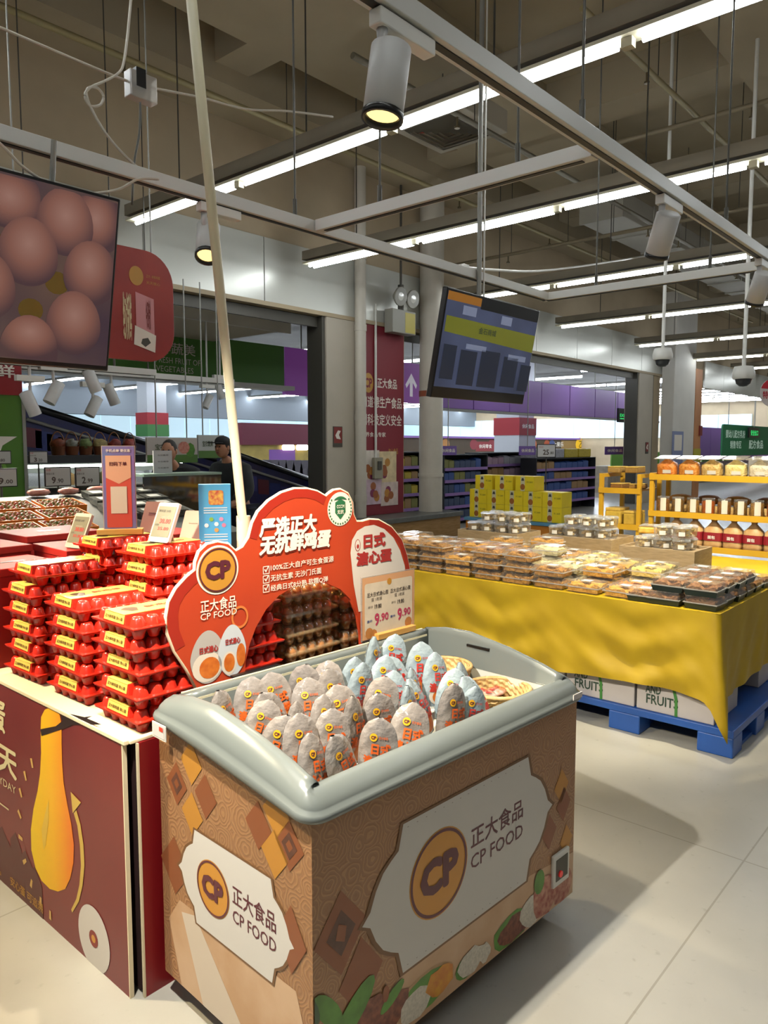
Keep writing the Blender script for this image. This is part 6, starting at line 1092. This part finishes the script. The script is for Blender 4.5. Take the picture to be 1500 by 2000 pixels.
# black framed price cards on poles
for k, (u0, u1, v0, v1, main, small, nm) in enumerate(((-30, 38, 914, 953, '79', '.00', 'cut by the left edge, lower'), (88, 142, 911, 951, '9', '.90', 'reading nine ninety, left of its twin'), (148, 198, 911, 951, '2', '.99', 'reading two ninety-nine, right of its twin'), (-20, 25, 880, 907, '5', '.80', 'cut by the left edge, upper'), (57, 96, 881, 906, '3', '.20', 'small, beside the green column'))):
    Y = 6.14 if k < 3 else 6.5; a = at(u0, v1, Y=Y); b = at(u1, v0, Y=Y); w = (b-a).x*.93; h = b.z-a.z; t = thing('produce_price_card', 'black framed produce price card ' + nm, 'price card', (a.x, Y, a.z), 0, 'price cards over the produce bench')
    MB().box(0, w, 0, .012, 0, h).build('card_frame', black_plastic, t, .003); f = frame((0, -.0005, 0), (1, 0, 0), (0, 0, 1)); shape([(.008, .008), (w-.008, .008), (w-.008, h-.008), (.008, h-.008)], f, mat('card_grey', '#b4b4b0', .5), t, .001, 'card_sheet'); text(main, f, w*.25, h*.15, w*.16*len(main), h*.35, ink, t, .002, .03); text(small, f, w*(.28+.16*len(main)), h*.18, w*.25, h*.22, ink, t, .002, .02); text('特惠', f, w*.05, h*.78, w*.18, h*.12, tred, t, .002); text('新鲜水果', f, w*.06, h*.6, w*.3, h*.1, ink, t, .002)
    MB().cyl((w/2, .006, 0), (w/2, .006, -a.z), .008, 6).build('card_pole', dark_metal, t)
nl = thing('leaning_notice', 'long white notice with red picture leaning on the bench at the left edge', 'notice', (1.35, 5.5, bz(5.5)+.004)); MB().box(-.2, .72, -.01, .0, 0, .16).build('notice_sheet', mat('card_white', '#c2c2c4', .5), nl); f = frame((-.2, -.0105, 0), (1, 0, 0), (0, 0, 1)); text('酒宣荐', f, .2, .09, .36, .05, ink, nl, .001, .02); shape(disc(None, .75, .04, .1, .035, 12), f, mat('pink_fruit', '#b4685a', .4), nl, .001, 'fruit_picture')
# dark glass counter with white notices
gcx0, gcx1 = at(280, 935, Y=5.6).x, at(432, 935, Y=5.6).x
gl_ = thing('glass_counter', 'dark glass fronted serving counter behind the tall card stand', 'counter', (gcx0, 5.6, 0)); wC = gcx1-gcx0; MB().box(0, wC, .05, .9, 0, .85).build('counter_body', mat('counter_dark', '#1c211e', .3), gl_); MB().box(0, wC, 0, .012, .5, 1.34).build('front_glass', clear('counter_glass', '#1c2420', .2, .05, .75), gl_); MB().box(0, wC, -.01, .3, 1.34, 1.36).build('top_rail', mat('counter_edge', '#8fa89c', .3), gl_); MB().box(0, wC, .7, .9, .85, 1.2).build('back_wall', mat('counter_dark', '#1c211e', .3), gl_); MB().box(.05, wC-.05, .2, .6, .85, .9).build('steel_tray', grey_metal, gl_)
for k, (u0, u1, v0, v1, c1, s, nm) in enumerate(((288, 385, 855, 905, '#b4aca4', '宝农优选', 'with pink fruit picture'), (388, 438, 850, 895, '#b0b2ae', '宝农蔬果', 'with green foot'))):
    a = at(u0, v1, Y=7.2); b = at(u1, v0, Y=7.2); w, h = b.x-a.x, b.z-a.z; t = thing('produce_board', 'white hanging produce board %s' % nm, 'sign', (a.x, 7.2, a.z), 0, 'white produce boards'); MB().box(0, w, 0, .03, 0, h).build('board', mat('pb'+c1, c1, .6), t); f = frame((0, -.0005, 0), (1, 0, 0), (0, 0, 1)); shape([(0, 0), (w, 0), (w, h*.32), (0, h*.32)], f, mat('board_green', '#4c7030', .5), t, .001, 'green_foot'); text(s, f, w*.15, h*.5, w*.4, h*.25, mat('text_green', '#3c4a2c', .5), t, .002, .02)
    if k == 0: shape(disc(None, w*.72, h*.6, w*.12, h*.25, 10), f, mat('pink_fruit', '#b4685a', .4), t, .002, 'fruit_picture'); shape(disc(None, w*.85, h*.5, w*.1, h*.3, 8), f, leaf, t, .0016, 'leaf_picture')
    MB().cyl((w*.2, .015, h), (w*.2, .015, 3.42-a.z), .008, 5).build('hanging_wire', grey_metal, t); MB().cyl((w*.8, .015, h), (w*.8, .015, 3.42-a.z), .008, 5).build('hanging_wire', grey_metal, t)
a = at(297, 931, Y=5.75); b = at(332, 880, Y=5.75); t = thing('menu_board', 'white menu board standing on the glass counter', 'sign', (a.x, 5.72, 1.361)); w, h = b.x-a.x, b.z-1.361; MB().box(0, w, 0, .012, 0, h).build('board', mat('card_white', '#c2c2c4', .5), t)
for k in range(3): text('今日推荐', frame((w*.2, -.0005, h*(.2+.28*k)), (1, 0, 0), (0, 0, 1)), 0, 0, w*.6, h*.07, ink, t, .001)
# ---- persons behind the counter
skin_m = mat('skin', '#a8765a', .55); jk = mat('jacket_black', '#16181c', .8, var=.2, scale=12); tr_m = mat('trousers_navy', '#151c30', .85); hair_m = mat('hair_dark', '#1c1614', .7)
def skinmesh(name, verts, edges, radii, m, parent, sub=2):
    me = bpy.data.meshes.new(name); me.from_pydata(verts, edges, []); o = bpy.data.objects.new(name, me); COL.objects.link(o); o.parent = parent; me.materials.append(m)
    md = o.modifiers.new('skin', 'SKIN'); sv = me.skin_vertices[0] if me.skin_vertices else None
    if sv is None:
        bpy.context.view_layer.objects.active = o; bpy.ops.object.select_all(action='DESELECT'); o.select_set(True); bpy.ops.mesh.customdata_skin_add(); sv = me.skin_vertices[0]
    for i, r in enumerate(radii): sv.data[i].radius = (r, r) if not isinstance(r, tuple) else r
    sv.data[0].use_root = True; s = o.modifiers.new('sub', 'SUBSURF'); s.levels = sub; s.render_levels = sub
    for p in me.polygons: p.use_smooth = True
    md.use_smooth_shade = True; return o
def person(label, loc, rz, cap=True, h=1.0, lean=.12):
    t = thing('person', label, 'person', loc, rz); t.scale = (h, h, h); L = lean
    V = [(0, 0, .92), (0, -.02-L*.3, 1.12), (0, -.03-L, 1.34), (0, -.05-L*1.2, 1.46), (0, -.07-L*1.4, 1.53), (.10, 0, .86), (.11, -.02, .48), (.11, .02, .09), (.11, -.12, .05), (-.10, 0, .86), (-.11, -.02, .48), (-.11, .02, .09), (-.11, -.12, .05), (.19, -.03-L, 1.36), (.25, -.05-L, 1.12), (.21, -.24-L, 1.0), (.19, -.32-L, .99), (-.19, -.03-L, 1.36), (-.25, -.05-L, 1.12), (-.21, -.24-L, 1.0), (-.19, -.32-L, .99)]
    E_ = [(0, 1), (1, 2), (2, 3), (3, 4), (0, 5), (5, 6), (6, 7), (7, 8), (0, 9), (9, 10), (10, 11), (11, 12), (2, 13), (13, 14), (14, 15), (15, 16), (2, 17), (17, 18), (18, 19), (19, 20)]
    R_ = [.12, .12, .11, .055, .055, .085, .06, .045, .04, .085, .06, .045, .04, .065, .05, .04, .032, .065, .05, .04, .032]
    skinmesh('body', V, E_, R_, skin_m, t); 
    J = [0, 1, 2, 3, 13, 14, 15, 17, 18, 19]; mp_ = {v: i for i, v in enumerate(J)}; skinmesh('jacket', [V[i] for i in J], [(mp_[a], mp_[b]) for a, b in E_ if a in mp_ and b in mp_], [R_[i]+.045 if i != 3 else .085 for i in J], jk, t)
    J = [0, 5, 6, 7, 9, 10, 11]; mp_ = {v: i for i, v in enumerate(J)}; skinmesh('trousers', [V[i] for i in J], [(mp_[a], mp_[b]) for a, b in E_ if a in mp_ and b in mp_], [R_[i]+.02 for i in J], tr_m, t)
    hc = (0, -.10-L*1.5, 1.62); hd = MB(); hd.blob(hc, .075, .092, .112, 14, 10); hd.blob((0, hc[1]-.095, hc[2]-.01), .013, .02, .02, 8, 6); hd.blob((.076, hc[1]+.01, hc[2]), .012, .02, .03, 8, 6); hd.blob((-.076, hc[1]+.01, hc[2]), .012, .02, .03, 8, 6); hd.build('head', skin_m, t)
    for sx in (-1, 1): MB().blob((sx*.028, hc[1]-.084, hc[2]+.015), .012, .008, .007, 8, 5).build('eye', hair_m, t)
    MB().blob((0, hc[1]-.086, hc[2]-.05), .025, .008, .006, 8, 5).build('mouth', mat('lips', '#7c4440', .5), t)
    MB().blob((0, hc[1]+.02, hc[2]+.025), .082, .092, .105, 14, 8).build('hair', hair_m, t)
    if cap: MB().blob((0, hc[1]+.01, hc[2]+.07), .09, .102, .07, 14, 8).box(-.06, .06, hc[1]-.19, hc[1]-.05, hc[2]+.055, hc[2]+.066).build('flat_cap', jk, t)
    for sx in (-1, 1):
        hp = (sx*.19, -.33-L, .99); hm = MB(); hm.blob(hp, .035, .045, .018, 8, 6)
        for q in range(4): hm.tube([(hp[0]-.024+.016*q, hp[1]-.03, hp[2]), (hp[0]-.024+.016*q, hp[1]-.06, hp[2]-.006), (hp[0]-.024+.016*q, hp[1]-.082+abs(q-1.5)*.006, hp[2]-.022)], .0085, 6)
        hm.tube([(hp[0]-sx*.03, hp[1]+.005, hp[2]), (hp[0]-sx*.05, hp[1]-.025, hp[2]-.005), (hp[0]-sx*.05, hp[1]-.045, hp[2]-.012)], .0095, 6); hm.build('hand', skin_m, t)
p = at(468, 960, Y=6.9); person('person in a black jacket and dark cap standing behind the cream pole', (p.x, 6.9, 0), -1.3, True, .97, .14)
p = at(395, 960, Y=6.75); person('person in dark clothes bending over behind the glass counter', (p.x-.1, 6.9, 0), -.9, False, .95, .3)
# low wall of bright displays far behind the walkway
rd = thing('bakery_shop', 'dark red shop front with lit signs far behind the walkway', 'shop front', (0, 0, 0)); RY = 20.0; a = at(470, 870, Y=RY); b = at(640, 925, Y=RY)
MB().box(a.x, b.x+.5, RY, RY+.3, 0, 1.62).build('lower_front', mat('shop_tan', '#b09a50', .6, var=.2, scale=1.5), rd); MB().box(a.x, b.x+.5, RY-.1, RY+.3, 1.62, 2.35).build('fascia', mat('shop_maroon', '#6a2436', .6), rd); f = frame((0, RY-.101, 0), (1, 0, 0), (0, 0, 1))
for u in (563, 590): c = at(u, 874, Y=RY-.1); shape(rrect(c.x-.3, c.x+.3, c.z-.1, c.z+.1, .08), f, glow('sign_lit', '#fff6e8', 2.5), rd, .004, 'lit_letter')
c = at(555, 892, Y=RY-.1); f2_ = frame((0, RY-.001, 0), (1, 0, 0), (0, 0, 1)); shape([(c.x-.6, c.z-.3), (c.x+.6, c.z-.3), (c.x+.6, c.z+.25), (c.x-.6, c.z+.25)], f2_, purple, rd, .004, 'purple_poster')
for k in range(9):
    c = at(510+15*k, 918, Y=14.5); t = tag(MB().prism([(0, 0), (.36, 0), (.36, .5), (.3, .62), (.06, .62), (0, .5)], frame((0, 0, 0), (1, 0, 0), (0, 0, 1)), -.02, .02).build('grey_partition', mat('partition_grey', '#8a8a90', .6)), 'pale grey standing partition behind the walkway, %s from the left' % ORD[k], 'partition', 'grey partitions behind the walkway'); t.location = (c.x, 14.5, .0); t.scale = (1, 1, (c.z+.25)/.62)
fc_ = thing('produce_pillar', 'far pillar with red and green bands behind the walkway', 'column', (at(298, 850, Y=26).x, 26, 0)); MB().box(-.45, .45, -.4, .4, 0, 1.95).build('shaft', mat('col_white', '#c0c4ca', .6), fc_); MB().box(-.47, .47, -.42, .42, 1.95, 2.4).build('green_band', mat('board_green2', '#3c7a3c', .5), fc_); MB().box(-.46, .46, -.41, .41, 2.4, 2.85).build('red_band', mat('col_red', '#a02630', .6), fc_); MB().box(-.42, .42, -.35, .35, 2.85, 4.55).build('upper_shaft', mat('col_white', '#c0c4ca', .6), fc_)
bd = struct('trim_far_beam', MB().box(-8, 45, 30, 30.6, 2.9, 4.5), mat('far_beam', '#8a929a', .8))
